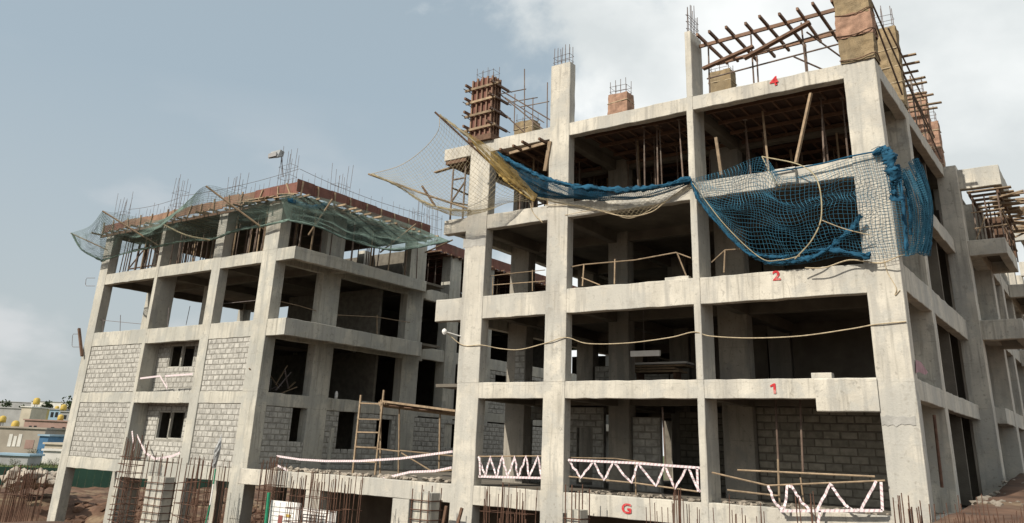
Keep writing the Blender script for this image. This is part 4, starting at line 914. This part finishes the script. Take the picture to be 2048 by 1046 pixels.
def tape_rail(label, posts_top, posts_bot, zig, extra=(), Y=.12):
    t = thing('barricade', label, 'barricade', P(*posts_bot[0], Y))
    MB().tube([P(u, v, Y + .05) for u, v in posts_top], .028, 6).build('rail', 'timber', t); MB().tube([P(u, v, Y + .05) for u, v in posts_bot], .028, 6).build('rail', 'timber', t)
    zz_ = []
    for k in range(len(zig) - 1):
        for j in range(5):
            w = j / 5; u, v = zig[k][0] + (zig[k + 1][0] - zig[k][0]) * w, zig[k][1] + (zig[k + 1][1] - zig[k][1]) * w
            e = 0 if j == 0 else 1; zz_.append(P(u + R(-1.2, 1.2) * e, v + R(-.8, 1.6) * e, Y + R(-.05, .05) * e))
    MB().strip(zz_ + [P(*zig[-1], Y)], .08).build('tape', 'tape', t)
    for q in extra: MB().strip([P(u, v, Y - .03) for u, v in q], .08).build('tape', 'tape', t)
    return t
def zigzag(top, bot, n, first_top=True):
    z = []
    for k in range(n + 1):
        s = k / n; L_ = top if (k % 2 == 0) == first_top else bot
        s = min(.995, max(.005, s + (R(-.3, .3) / n if 0 < k < n else 0))); i = min(len(L_) - 2, int(s * (len(L_) - 1))); w = s * (len(L_) - 1) - i
        z.append((L_[i][0] + (L_[i + 1][0] - L_[i][0]) * w, L_[i][1] + (L_[i + 1][1] - L_[i][1]) * w))
    return z
tp, bt = [(956, 913), (1084, 912)], [(957, 953), (1084, 956)]
tape_rail('barricade with zigzag hazard tape between the two wide columns', tp, bt, zigzag(tp, bt, 11), [[(959, 915), (960, 953)], bt])
tp, bt = [(1136, 920), (1270, 926), (1402, 936)], [(1138, 953), (1270, 966), (1402, 984)]
tape_rail('long barricade with zigzag hazard tape above floor mark G', tp, bt, zigzag(tp, bt, 11), [[(1394, 936), (1396, 983)], tp])
tp, bt = [(1536, 971), (1770, 961)], [(1560, 1022), (1765, 1021)]
t = tape_rail('sagging hazard tape barricade beside the corner column', tp, bt, [(1536, 971), (1550, 1005), (1568, 1022), (1574, 972), (1583, 972), (1600, 1000), (1622, 1022), (1634, 1020), (1661, 967), (1672, 985), (1690, 1010), (1706, 1021), (1722, 1020), (1752, 962)], [[(1762, 964), (1765, 1021)], [(1640, 1022), (1634, 1060)], bt], Y=-.3)
for a in (((1424, 945), (1536, 971)), ((1475, 940), (1750, 953)), ((1455, 980), (1560, 992)), ((1438, 1014), (1560, 1023))): MB().tube([P(*a[0], .2), P(*a[1], .2)], .03, 6).build('rail', 'timber', t)
MB().tube([P(1560, 1040, .2), P(1556, 918, .2)], .035, 6).build('post', 'timber', t); MB().tube([P(1612, 1040, .2), P(1601, 955, .2)], .025, 6).build('post', 'timber', t)
for k, (u, v0, v1) in enumerate(((1551, 800, 935), (1600, 800, 945), (1325, 815, 930))): tag(MB().tube([P(u, v0, 1.2), P(u + 6, v1, 1.2)], .035, 6).build('shoring_prop', 'prop', org=P(u, v1, 1.2)), ('thin dark prop under floor mark 1', 'thin dark prop under the grey cement patch', 'pale thin prop behind the long taped barricade')[k], 'prop')
rail('bamboo guard rail over the long taped barricade', [(P(1272, 990, .4), P(1270, 920, .4))], [[P(1136, 915, .4), P(1230, 917, .4), P(1330, 930, .4)]], .025)
# hanging bulb and tube lamps
t = thing('lamp_arm', 'white lamp on a short arm sticking out from the first wide column', 'lamp', P(925, 672, 0)); MB().tube([P(923, 673, 0), P(893, 664, -.5)], .022, 6).build('arm', 'white', t)
q = at(889, 663, Y=-.55); MB().add([(q.x + .11 * math.cos(a) * math.sin(b), q.y + .11 * math.sin(a) * math.sin(b), q.z + .13 * math.cos(b)) for b in (.3, 1.0, 1.57, 2.2, 2.9) for a in [k * math.pi / 4 for k in range(8)]], [(r * 8 + i, r * 8 + (i + 1) % 8, r * 8 + 8 + (i + 1) % 8, r * 8 + 8 + i) for r in range(4) for i in range(8)] + [tuple(range(8)), tuple(range(39, 31, -1))]).build('bulb', 'white', t, smooth=True)
a = at(1262, 708, Y=3); b = at(1320, 706, Y=3); t = thing('tube_lamp', 'white tube lamp hanging in the dark bay below mark 2', 'lamp', tuple(a)); MB().bar(a, b, .12, .22).build('housing', 'white', t); MB().tube([a + Vector((.6, 0, .1)), (a.x + .6, 3, 3.05)], .012, 4).build('cord', 'rebar', t)
tag(MB().rbox(at(1655, 0, Y=.6).x, at(1702, 0, Y=.6).x, .55, .9, 0.0, .2).build('loose_slab', 'conA', org=(-3.5, .7, 0)), 'loose concrete piece lying on the beam beside floor mark 1', 'concrete piece') if False else None
a = at(1140, 700, Y=4.5); t = thing('stacked_boards', 'pale boards stacked in the dark bay beside the second wide column', 'boards', (-12.5, 5, .3))
for k in range(4): MB().box(-13.6 + .8 + k * .03, -10.4 + R(-.3, .3), 6.2 + .02 * k, 7.1, .9 + k * .12, .98 + k * .12).build('board', 'white' if k == 3 else 'timber', t)
for x in (-12.6, -10.8): MB().box(x, x + .1, 6.3, 6.9, 0, .895).build('trestle', 'timber2', t)
tag(MB().add([tuple(at(u, v, X=.03)) for u, v in ((1831, 719), (1842, 724), (1856, 745), (1851, 750), (1838, 744), (1832, 746))], [(0, 1, 2, 3, 4, 5)]).build('cloth', 'pink', org=tuple(at(1838, 745, X=.03))), 'pink cloth hung on the side opening behind the corner column', 'cloth')
tubes('drain_pipe', 'rusty red pipe down the shaded side behind the corner column', 'pipe', [(tuple(at(1884, 975, X=.08)), tuple(at(1868, 830, X=.08)))], 'rust', .05)
# ================================================================== PODIUM CLUTTER BETWEEN THE BUILDINGS
t = thing('ladder', 'tall timber ladder standing on the podium before the shaded block wall', 'ladder', P(728, 947, 3))
MB().bar(P(705, 950, 3), P(722, 790, 3), .09, .07).build('rail', 'timber', t); MB().bar(P(750, 950, 3), P(768, 780, 3), .09, .07).build('rail', 'timber', t)
for (a, b) in (((714, 864), (757, 865)), ((711, 894), (754, 895)), ((719, 806), (764, 808)), ((708, 922), (752, 924)), ((716, 838), (760, 839))): MB().bar(P(*a, 2.97), P(*b, 2.97), .07, .06).build('rung', 'timber', t)
t = thing('work_platform', 'plank platform on bamboo poles between the ladder and first wide column', 'platform', P(840, 945, 4.5))
for k in range(5): MB().bar(P(764 + R(-6, 6), 803 + k * 2.4, 3.0 + k * .3), P(914, 822 + k * 2.2, 3.0 + k * .3), .27, .09).build('plank', 'timber', t)
for k in range(3): MB().bar(P(780 + k * 30, 811 + k * 4, 3.0), P(850 + k * 22, 817 + k * 3, 3.3), .2, .04).build('plank', 'timber2', t)
for a, b in (((878, 945), (880, 822)), ((797, 948), (799, 806)), ((760, 950), (762, 800))): MB().tube([P(*a, 3.4), P(*b, 3.4)], .045, 6).build('pole', 'timber', t)
for a, b in (((713, 893), (800, 903)), ((800, 901), (906, 912)), ((803, 906), (866, 944)), ((862, 944), (906, 940))): MB().tube([P(*a, 3.0), P(*b, 3.0)], .035, 6).build('pole', 'timber', t)
def tape(label, pts, Y, w=.09): return tag(MB().strip([P(u, v, Y) for u, v in pts], w).build('hazard_tape', 'tape', org=P(*pts[0], Y)), label, 'tape')
tape('hazard tape strung along the podium edge in front of the ladder', [(553, 912), (600, 919), (650, 922), (720, 922), (800, 917), (860, 909), (905, 903)], .5)
tape('short hazard tape drooping beside the rusty column cage on the podium', [(553, 930), (575, 941), (602, 950)], .5)
tape('hazard tape lying along the podium edge beside the first wide column', [(700, 962), (760, 958), (820, 944), (870, 942), (903, 935)], .35)
tag(MB().tube([P(554, 912, .5), P(552, 950, .5)], .03, 6).build('tape_post', 'rust', org=P(552, 950, .5)), 'short rusty post holding the podium hazard tape', 'post')
def rocks(name, label, cat, pts, m, smin, smax, kind='stuff'):
    mb = MB(); ico = [(0, 0, 1), (.89, 0, .45), (.28, .85, .45), (-.72, .53, .45), (-.72, -.53, .45), (.28, -.85, .45), (.72, .53, -.45), (-.28, .85, -.45), (-.89, 0, -.45), (-.28, -.85, -.45), (.72, -.53, -.45), (0, 0, -1)]
    fc = [(0, 1, 2), (0, 2, 3), (0, 3, 4), (0, 4, 5), (0, 5, 1), (1, 6, 2), (2, 7, 3), (3, 8, 4), (4, 9, 5), (5, 10, 1), (2, 6, 7), (3, 7, 8), (4, 8, 9), (5, 9, 10), (1, 10, 6), (11, 7, 6), (11, 8, 7), (11, 9, 8), (11, 10, 9), (11, 6, 10)]
    for p in pts:
        s = R(smin, smax); sc = (R(.7, 1.7) * s, R(.7, 1.5) * s, R(.4, .9) * s); a = R(0, 6.28); ca, sa = math.cos(a), math.sin(a); vs = []
        for q in ico:
            x, y, z = q[0] * sc[0] * R(.75, 1.2), q[1] * sc[1] * R(.75, 1.2), q[2] * sc[2] * R(.75, 1.2); vs.append((p[0] + ca * x - sa * y, p[1] + sa * x + ca * y, p[2] + z))
        mb.add(vs, fc)
    o = mb.build(name, m); return tag(o, label, cat, kind=kind)
rocks('debris', 'broken block and mortar debris along the podium edge', 'debris', [(x, R(.15, 1.6), LV['G'] + R(.0, .08)) for x in np.random.RandomState(3).uniform(-30, -18.2, 150)], 'rubble', .04, .16)
rocks('debris', 'broken mortar debris on the ground floor edge of the taller building', 'debris', [(R(-12.2, -.9), R(.1, 1.5), LV['G'] + R(-.01, .06)) for _ in range(160)], 'rubble', .03, .12)
for k, (x, y, z, lab) in enumerate(((-5.2, .25, LV[2], 'small pale rubble lump on the beam near floor mark 2'), (-8.2, .3, LV[2], 'long pale board lying on the second floor beam by the narrow column'))):
    if k: tag(MB().rbox(x, x + .95, y - .15, y + .1, z, z + .13, jit=.015, step=.3).build('board', 'conA', org=(x, y, z)), lab, 'board')
# ================================================================== STARTER BARS IN FRONT
def fcage(label, u0, u1, vtop, Y, nx=5, ny=2, d=.5, m='rust', r=.02, step=.3, zb_=-10.5, hz=None, group=None):
    r *= .8
    a = at(u0, min(1040, vtop + 60), Y=Y); b = at(u1, min(1040, vtop + 60), Y=Y); zt_ = at((u0 + u1) / 2, vtop, Y=Y).z
    t = thing('rebar_cage', label, 'rebar cage', ((a.x + b.x) / 2, Y, zb_), group)
    me = unit_rod('fbar_%s_%.3f' % (m, r), r, m, 5)
    for i in range(nx):
        for j in range(ny):
            x = a.x + (b.x - a.x) * i / max(1, nx - 1); y = Y + d * j / max(1, ny - 1); z = zt_ - R(0, .45)
            rod('bar', me, t, (x + R(-.04, .04), y, zb_), (x + R(-.22, .22), y + R(-.2, .2), z - R(0, .35)))
    z = zb_ + .3
    while z < zt_ - 1.1:
        j = R(-.1, .1); MB().tube([(a.x - .03, Y - .03, z + j), (b.x + .03, Y - .03, z - j), (b.x + .03, Y + d + .03, z), (a.x - .03, Y + d + .03, z), (a.x - .03, Y - .03, z + j)], r * .8, 4).build('tie', m, t); z += step * R(1.0, 2.3)
    return t
def fstub(label, u0, u1, vcon, vbar, Y, nx=3):
    a = at(u0, 1030, Y=Y); b = at(u1, 1030, Y=Y); zc = at((u0 + u1) / 2, vcon, Y=Y).z; zt_ = at((u0 + u1) / 2, vbar, Y=Y).z
    t = thing('column_stub', label, 'column', ((a.x + b.x) / 2, Y, -10.5)); w = b.x - a.x
    MB().rbox(a.x, b.x, Y, Y + .7, -10.5, zc - 2.9, ch=.03).build('shaft', 'conB', t)
    MB().rbox(a.x + w * .04, b.x - w * .04, Y + .09, Y + .66, -10.4, zc, ch=.03).build('core', 'conB', t)
    me = unit_rod('fbar_rust_0.022', .022, 'rust', 5)
    for i in range(nx):
        for j in range(2): x = a.x + .04 + (w - .08) * i / (nx - 1); rod('bar', me, t, (x, Y + .03 + j * .66, -10.4), (x + R(-.06, .06), Y + .03 + j * .66, zt_ - R(0, .3)))
    z = zc - 3
    while z < zc: MB().tube([(a.x - .02, Y + .0, z), (b.x + .02, Y + .0, z + R(-.03, .03)), (b.x + .02, Y + .72, z), (a.x - .02, Y + .72, z), (a.x - .02, Y, z)], .022, 4).build('tie', 'rust', t); z += .34
fcage('thick clump of rusty starter bars before the green hoarding', -6, 54, 925, -4, 13, 3, .9, r=.026, step=3)
fcage('rusty column cage in front of the thin column of the lower building', 238, 262, 862, -1.2, 4, 3, .8, r=.026, step=.22)
fstub('pale concrete stub laced with dark ties before the lower building', 277, 316, 952, 905, -2.2, 4)
fcage('rusty cage standing beside the laced pale concrete stub', 356, 398, 902, -2.4, 6, 3, .8, r=.025, step=.28)
fcage('row of rusty starter bars before the ground beam of the lower building', 395, 462, 905, -1.5, 11, 1, .3, r=.02, step=3)
fcage('dense rusty column cage on the podium beside the corner column', 516, 549, 905, -.9, 6, 3, .6, r=.024, step=.24)
fcage('long row of rusty starter bars before the podium beam and white notice board', 575, 652, 932, -2.5, 14, 2, .6, r=.02, step=.45)
fcage('rusty starter bars below the ladder on the podium', 664, 703, 938, -2.4, 7, 2, .6, r=.022, step=.5)
fstub('grey stub laced with dark ties before the podium beam', 820, 858, 985, 965, -2.0, 3)
fcage('rusty starter bars before the ground beam between the two wide columns', 962, 1054, 958, -2.0, 13, 2, .5, r=.017, step=.9)
fstub('grey stub laced with ties beside the second wide column', 1128, 1158, 1020, 968, -1.6, 3)
fcage('rusty starter bars beside the painted floor mark G', 1302, 1402, 982, -2.6, 15, 1, .4, r=.016, step=2)
fcage('tall rusty starter bars below the long taped barricade', 1340, 1362, 955, -3.0, 4, 2, .4, r=.018, step=2)
fcage('rusty starter bars below the sagging hazard tape', 1440, 1534, 985, -2.8, 12, 1, .4, r=.016, step=2)
fcage('pair of tall rusty bars in front of the sagging hazard tape', 1602, 1640, 962, -3.0, 5, 1, .4, r=.02, step=2)
fcage('row of dark starter bars against the foot of the corner column', 1786, 1852, 972, -2.2, 9, 2, .4, r=.02, step=3)
fcage('brownish starter bars in front of the shaded side wall', 1892, 2040, 985, -6.5, 22, 2, .8, r=.012, step=3, zb_=-6)
fcage('rusty starter bars under the podium beam between stub and column', 1000, 1046, 1012, -1.2, 6, 2, .4, r=.03, step=.3)
for k, (a, b, lab) in enumerate((((884, 1060), (893, 1012), 'short brown stake leaning under the podium beam'), ((912, 1060), (924, 1016), 'short dark stake leaning before the foot of the first wide column'))): tag(MB().bar(P(*a, -2), P(*b, -2), .11, .08).build('stake', 'timber2', org=P(*a, -2)), lab, 'stake')
# notice board, green pole, flag
t = thing('notice_board', 'white notice board with printed grids behind the rusty starter bars', 'notice board', P(605, 1060, -1.4))
MB().box(at(540, 1020, Y=-1.4).x, at(600, 1020, Y=-1.4).x, -1.4, -1.36, -6.6, at(570, 1003, Y=-1.4).z).build('panel', 'white', t); MB().box(at(602, 1030, Y=-1.3).x, at(672, 1030, Y=-1.3).x, -1.3, -1.26, -6.6, at(636, 1019, Y=-1.3).z).build('panel', 'white', t)
mb = MB()
for k in range(6): a = at(606 + k * 8, 1026, Y=-1.312); mb.box(a.x, a.x + .03, -1.312, -1.306, a.z - .9, a.z - .05)
for k in range(5): a = at(606, 1026 + k * 6, Y=-1.316); mb.box(a.x, a.x + 1.5, -1.316, -1.313, a.z - .06, a.z - .03)
mb.build('printed_grid', 'glass', t); mb = MB()
for k in range(4): a = at(548 + k * 12, 1010, Y=-1.412); mb.box(a.x, a.x + .02, -1.412, -1.408, a.z - 1.2, a.z + .1)
for k in range(4): a = at(542, 1012 + k * 9, Y=-1.416); mb.box(a.x, a.x + 1.5, -1.416, -1.413, a.z - .02, a.z)
mb.build('printed_grid', 'lamp', t); a = at(557, 1030, Y=-1.42); MB().box(a.x, a.x + .28, -1.425, -1.418, a.z - .5, a.z).build('printed_patch', 'brownprint', t); a = at(572, 1028, Y=-1.42); MB().box(a.x, a.x + .3, -1.425, -1.418, a.z - .12, a.z).build('printed_patch', 'yellow', t)
t = thing('pole', 'green painted post beside the white notice board', 'post', P(531, 1060, -1.6)); MB().tube([P(530, 1060, -1.6), P(538, 985, -1.6)], .07, 8).build('shaft', 'green', t)
t = thing('flag_pole', 'thin green and white pole with a furled grey cloth before the block wall', 'flag', P(410, 1060, -3))
pp = [P(408, 1060, -3), P(420, 1010, -3), P(427, 968, -3), P(431, 938, -3), P(443, 868, -3)]
for k, m in enumerate(('green', 'white', 'green', 'white')): MB().tube([pp[k], pp[k + 1]], .035 if k < 3 else .02, 6).build('shaft', m, t)
G = surface([P(443, 866, -3), P(442, 895, -3), P(432, 935, -3)], [P(439, 885, -3), P(429, 905, -3.1), P(424, 937, -3)], [P(443, 866, -3), P(441, 875, -3), P(439, 885, -3)], [P(432, 935, -3), P(428, 936, -3.1), P(424, 937, -3)], 14, 8, (0, -.1, 0), .08, 2)
mb = MB(); n = 15
for row in G: mb.v += [tuple(p) for p in row]
mb.f = [(j * n + i, j * n + i + 1, (j + 1) * n + i + 1, (j + 1) * n + i) for j in range(8) for i in range(14)]; mb.build('cloth', 'lamp', t)
# hazard tape and bits in the recessed bay
tape('tangled hazard tape hanging in the recessed ground storey bay', [(264, 862), (268, 900), (274, 870), (290, 905), (310, 918), (345, 912), (360, 905)], BY + .1, .12)
tape('hazard tape across the recessed first storey bay', [(278, 757), (320, 752), (335, 778), (330, 752), (385, 748)], BY + .1, .1)
for k, (u, v0, v1, lab) in enumerate(((158, 712, 657, 'thin timber post bolted to the outer face of the end column'),)): tag(MB().bar(P(u + 6, v0, BY - .2), P(u, v1, BY - .2), .16, .12).build('timber_post', 'timber2', org=P(u, v0, BY - .2)), lab, 'timber post')
def hook(label, u, v, w, h, Y): q = [P(u + w, v, Y), P(u + 2, v, Y), P(u, v + 3, Y), P(u - 1, v + h - 3, Y), P(u + 1, v + h, Y), P(u + w, v + h, Y)]; tag(MB().tube(q, .018, 5).build('bent_bar', 'rebar', org=q[0]), label, 'bent bar')
hook('bent steel loop jutting from the end column under the third floor', 172, 556, 18, 16, BY - .1); hook('bent steel loop jutting from the end column above the block wall', 145, 668, 16, 26, BY - .1)

# ================================================================== DISTANT GROUND, HOARDING, TOWN
rocks('rubble_heap', 'heap of broken concrete in front of the green hoarding', 'rubble', [far(R(22, 118), R(948, 972), R(72, 84)) for _ in range(90)], 'rubble', .3, .9)
rocks('rubble_heap', 'scattered stones and soil clods along the pit edge', 'rubble', [(x, y, ground_z(x, y)) for x, y in ((R(-75, -30), R(13, 30)) for _ in range(900))], 'soil', .12, .55)
rocks('rubble_heap', 'loose rubble at the foot of the shaded side wall', 'rubble', [(x, y, ground_z(x, y)) for x, y in ((R(.3, 6), R(0, 30)) for _ in range(260))], 'rubble', .04, .16)
t = thing('hoarding', 'long dark green sheet hoarding behind the construction pit', 'fence', tuple(far(150, 948, 95)))
h0, h1 = far(-60, 944, 92), far(470, 952, 104); nn = 34
for k in range(nn):
    a = h0.lerp(h1, k / nn); b = h0.lerp(h1, (k + .985) / nn); z = min(ground_z(a.x, a.y), ground_z(b.x, b.y)) - .2
    dv = Vector((b.y - a.y, a.x - b.x, 0)).normalized() * .05
    MB().add([(a.x, a.y, z), (b.x, b.y, z), (b.x, b.y, -6.75), (a.x, a.y, -6.75), (a.x + dv.x, a.y + dv.y, z), (b.x + dv.x, b.y + dv.y, z), (b.x + dv.x, b.y + dv.y, -6.75), (a.x + dv.x, a.y + dv.y, -6.75)], [(0, 1, 2, 3), (5, 4, 7, 6), (3, 2, 6, 7), (0, 4, 5, 1), (1, 5, 6, 2), (4, 0, 3, 7)]).build('panel', 'hoard', t)
RH = Vector((RR[0], RR[1], 0)).normalized(); FH = Vector((DD[0], DD[1], 0)).normalized()
def obox(mb, c, w, d, z0, z1): # box with its front face at c, facing the site
    a = c - RH * w / 2; b = c + RH * w / 2; q = [(p.x, p.y, z) for z in (z0, z1) for p in (a, b, b + FH * d, a + FH * d)]
    return mb.add(q, [(0, 3, 2, 1), (4, 5, 6, 7), (0, 1, 5, 4), (1, 2, 6, 5), (2, 3, 7, 6), (3, 0, 4, 7)])
def house(label, u0, u1, v0, v1, D, m, wins=(), roof='h_grey', depth=9, over=.3):
    a, b = far(u0, v1, D), far(u1, v1, D); c = (a + b) / 2; w = (b - a).length; zt_ = far((u0 + u1) / 2, v0, D).z; z0 = min(c.z, ground_z(c.x, c.y)) - 1
    t = thing('house', label, 'house', (c.x, c.y, z0))
    obox(MB(), c, w, depth, z0, zt_).build('wall', m, t); obox(MB(), c - FH * over, w + 2 * over, depth + 2 * over, zt_ + .004, zt_ + .3).build('roof', roof, t)
    for (x0, x1, y0, y1, mm) in wins:
        p, q = far(x0, y1, D), far(x1, y0, D); cc = (p + q) / 2; ww = abs((q - p).dot(RH))
        g = c + RH * ((Vector((cc.x, cc.y, 0)) - Vector((c.x, c.y, 0))).dot(RH)); g.z = 0
        obox(MB(), g - FH * .06, ww, .1, p.z, q.z).build('window', mm, t)
    return t
house('tan flat-roofed house with a white window bay below the town', -30, 80, 856, 912, 150, 'h_tan', [(45, 63, 880, 897, 'h_pink'), (10, 18, 868, 893, 'h_white'), (20, 27, 872, 893, 'h_white'), (29, 37, 868, 893, 'h_white')], 'h_tan')
house('long pinkish brick house with small dark windows', 38, 150, 842, 892, 190, 'h_pink', [(50, 56, 851, 859, 'glass'), (60, 66, 851, 859, 'glass'), (95, 102, 854, 868, 'glass'), (106, 110, 857, 868, 'h_tan'), (118, 124, 854, 866, 'glass'), (112, 118, 880, 885, 'glass')], 'h_pink')
house('bright blue sheet shed beside the tan house', 74, 92, 872, 898, 146, 'bluepaint', roof='h_blue')
house('low cream hut behind the grassy slope', 86, 125, 889, 908, 140, 'h_cream', roof='h_cream'); house('low white wall-like hut beside the end column', 86, 124, 902, 910, 136, 'h_white', roof='h_white', depth=2)
house('wide grey flat roof at the edge of town', -20, 42, 816, 846, 260, 'h_grey'); house('cream house with pale roof on the skyline', 38, 58, 814, 840, 240, 'h_cream', roof='h_white'); house('yellow painted house on the skyline', 58, 84, 816, 842, 250, 'h_yel', [(62, 66, 822, 830, 'glass')])
house('blue-grey glazed house on the skyline', 94, 116, 819, 846, 235, 'h_blue', [(98, 104, 824, 834, 'glass'), (107, 113, 824, 834, 'glass')]); house('grey house nearest the end column on the skyline', 116, 150, 824, 850, 230, 'h_grey', [(124, 130, 830, 838, 'glass')])
house('long white house far on the skyline', 60, 140, 804, 818, 420, 'h_white', roof='h_grey', depth=14); house('low grey house far on the skyline', -10, 60, 804, 818, 430, 'h_grey', depth=14)
house('low shed with a pale corrugated roof under the tan house', -20, 55, 911, 922, 128, 'h_grey', roof='h_blue', depth=4)
cyl = lambda mb, c, r, h: mb.add([(c.x + rr * math.cos(a), c.y + rr * math.sin(a), c.z + z) for rr, z in ((r, 0), (r * 1.04, h * .3), (r, h * .7), (r * .75, h * .9), (r * .3, h)) for a in [k * math.pi / 6 for k in range(12)]], [(q * 12 + i, q * 12 + (i + 1) % 12, q * 12 + 12 + (i + 1) % 12, q * 12 + 12 + i) for q in range(4) for i in range(12)] + [tuple(range(11, -1, -1)), tuple(48 + i for i in range(12))])
for (u, v, D, s, lab) in ((72, 800, 246, 1.15, 'large yellow tank above the yellow house on the skyline'), (126, 812, 234, 1.0, 'yellow tank above the grey house beside the end column'), (29, 848, 155, .85, 'yellow tank on the roof of the tan house'), (120, 832, 195, .8, 'yellow tank on the long pinkish house'), (4, 836, 158, .75, 'yellow tank at the far end of the tan house roof'), (113, 812, 240, .75, 'small yellow tank above the blue-grey house')):
    q = far(u, v + 9, D); t = thing('water_tank', lab, 'tank', tuple(q)); cyl(MB(), q, s * .8, s * 1.7).build('body', 'yellow', t, smooth=True)
    for dx in (-.6, .6): MB().box(q.x + dx * s - .1, q.x + dx * s + .1, q.y - .1, q.y + .1, q.z - 2.2, q.z).build('leg', 'h_grey', t)
def tree(label, q, h, r, n=420):
    t = thing('tree', label, 'tree', tuple(q)); MB().tube([q, q + Vector((.1, .1, h * .55)), q + Vector((0, .2, h * .8))], h * .035, 6, h * .012).build('trunk', 'bark', t)
    for k in range(4): a = R(0, 6.28); MB().tube([q + Vector((0, 0, h * .45)), q + Vector((math.cos(a) * r * .6, math.sin(a) * r * .6, h * .75))], h * .014, 5).build('limb', 'bark', t)
    mb = MB(); cl = [(q + Vector((R(-1, 1) * r * .75, R(-1, 1) * r * .75, h * R(.5, .95))), r * R(.3, .55)) for _ in range(9)]
    for _ in range(n):
        c, rr = random.choice(cl); d = Vector((random.gauss(0, 1), random.gauss(0, 1), random.gauss(0, .8))).normalized() * rr * R(.5, 1.05); p = c + d; s = h * R(.02, .05); a = Vector((R(-1, 1), R(-1, 1), R(-1, 1))).normalized() * s; b = Vector((R(-1, 1), R(-1, 1), R(-1, 1))).normalized() * s
        mb.add([p, p + a, p + a + b, p + b], [(0, 1, 2, 3)])
    mb.build('crown', 'leaf', t)
for (u, v, D, h, lab) in ((10, 826, 330, 4.5, 'dark bushy tree beyond the wide grey roof'), (48, 822, 340, 4, 'dark bushy tree behind the cream house on the skyline'), (92, 824, 345, 4.5, 'dark bushy tree behind the yellow house on the skyline'), (138, 824, 300, 6.5, 'taller dark tree beside the end column on the skyline'), (75, 900, 138, 2.2, 'small bush beside the blue shed'), (110, 915, 120, 1.8, 'low bush on the grassy slope below the hut'), (30, 918, 118, 1.6, 'low bush before the corrugated shed')):
    q = far(u, v, D); q.z = min(q.z, ground_z(q.x, q.y)) if D > 200 else ground_z(q.x, q.y); top_z = far(u, v, D).z + h; tree(lab, q, max(h, top_z - q.z if D > 200 else h), h * .6)
mb = MB()
for _ in range(9000):
    u = R(-30, 260); D = R(104, 150); q = far(u, 930, D); z = ground_z(q.x, q.y); s = R(.15, .5); a = R(0, 6.28)
    mb.add([(q.x, q.y, z - .05), (q.x + .12 * math.cos(a), q.y + .12 * math.sin(a), z - .05), (q.x + R(-.2, .2), q.y + R(-.2, .2), z + s)], [(0, 1, 2)])
tag(mb.build('grass', 'grass'), 'rough green grass on the slope behind the hoarding', 'grass', kind='stuff')

# timber and bars piled in the dark side bay of the lower building
t = thing('timber_pile', 'tangle of boards and bars in the dark side bay of the lower building', 'timber pile', (BX - 1.2, 2.4, LB[1]))
for k in range(16): p = Vector((BX - R(.5, 2), R(1.2, 3.8), LB[1] + R(.02, .5))); MB().bar(p, p + Vector((R(-.6, .6), R(-1.2, 1.2), R(-.05, 1.1))), R(.05, .16), .04).build('board', random.choice(('timber', 'rebar', 'lamp')), t)
q = at(675, 768, X=BX - .15); t = thing('bottle', 'small white bottle on the sill beam of the dark side bay', 'bottle', tuple(q)); cyl(MB(), Vector((q.x, q.y, LB[1] - .01)), .09, .42).build('body', 'white', t, smooth=True)
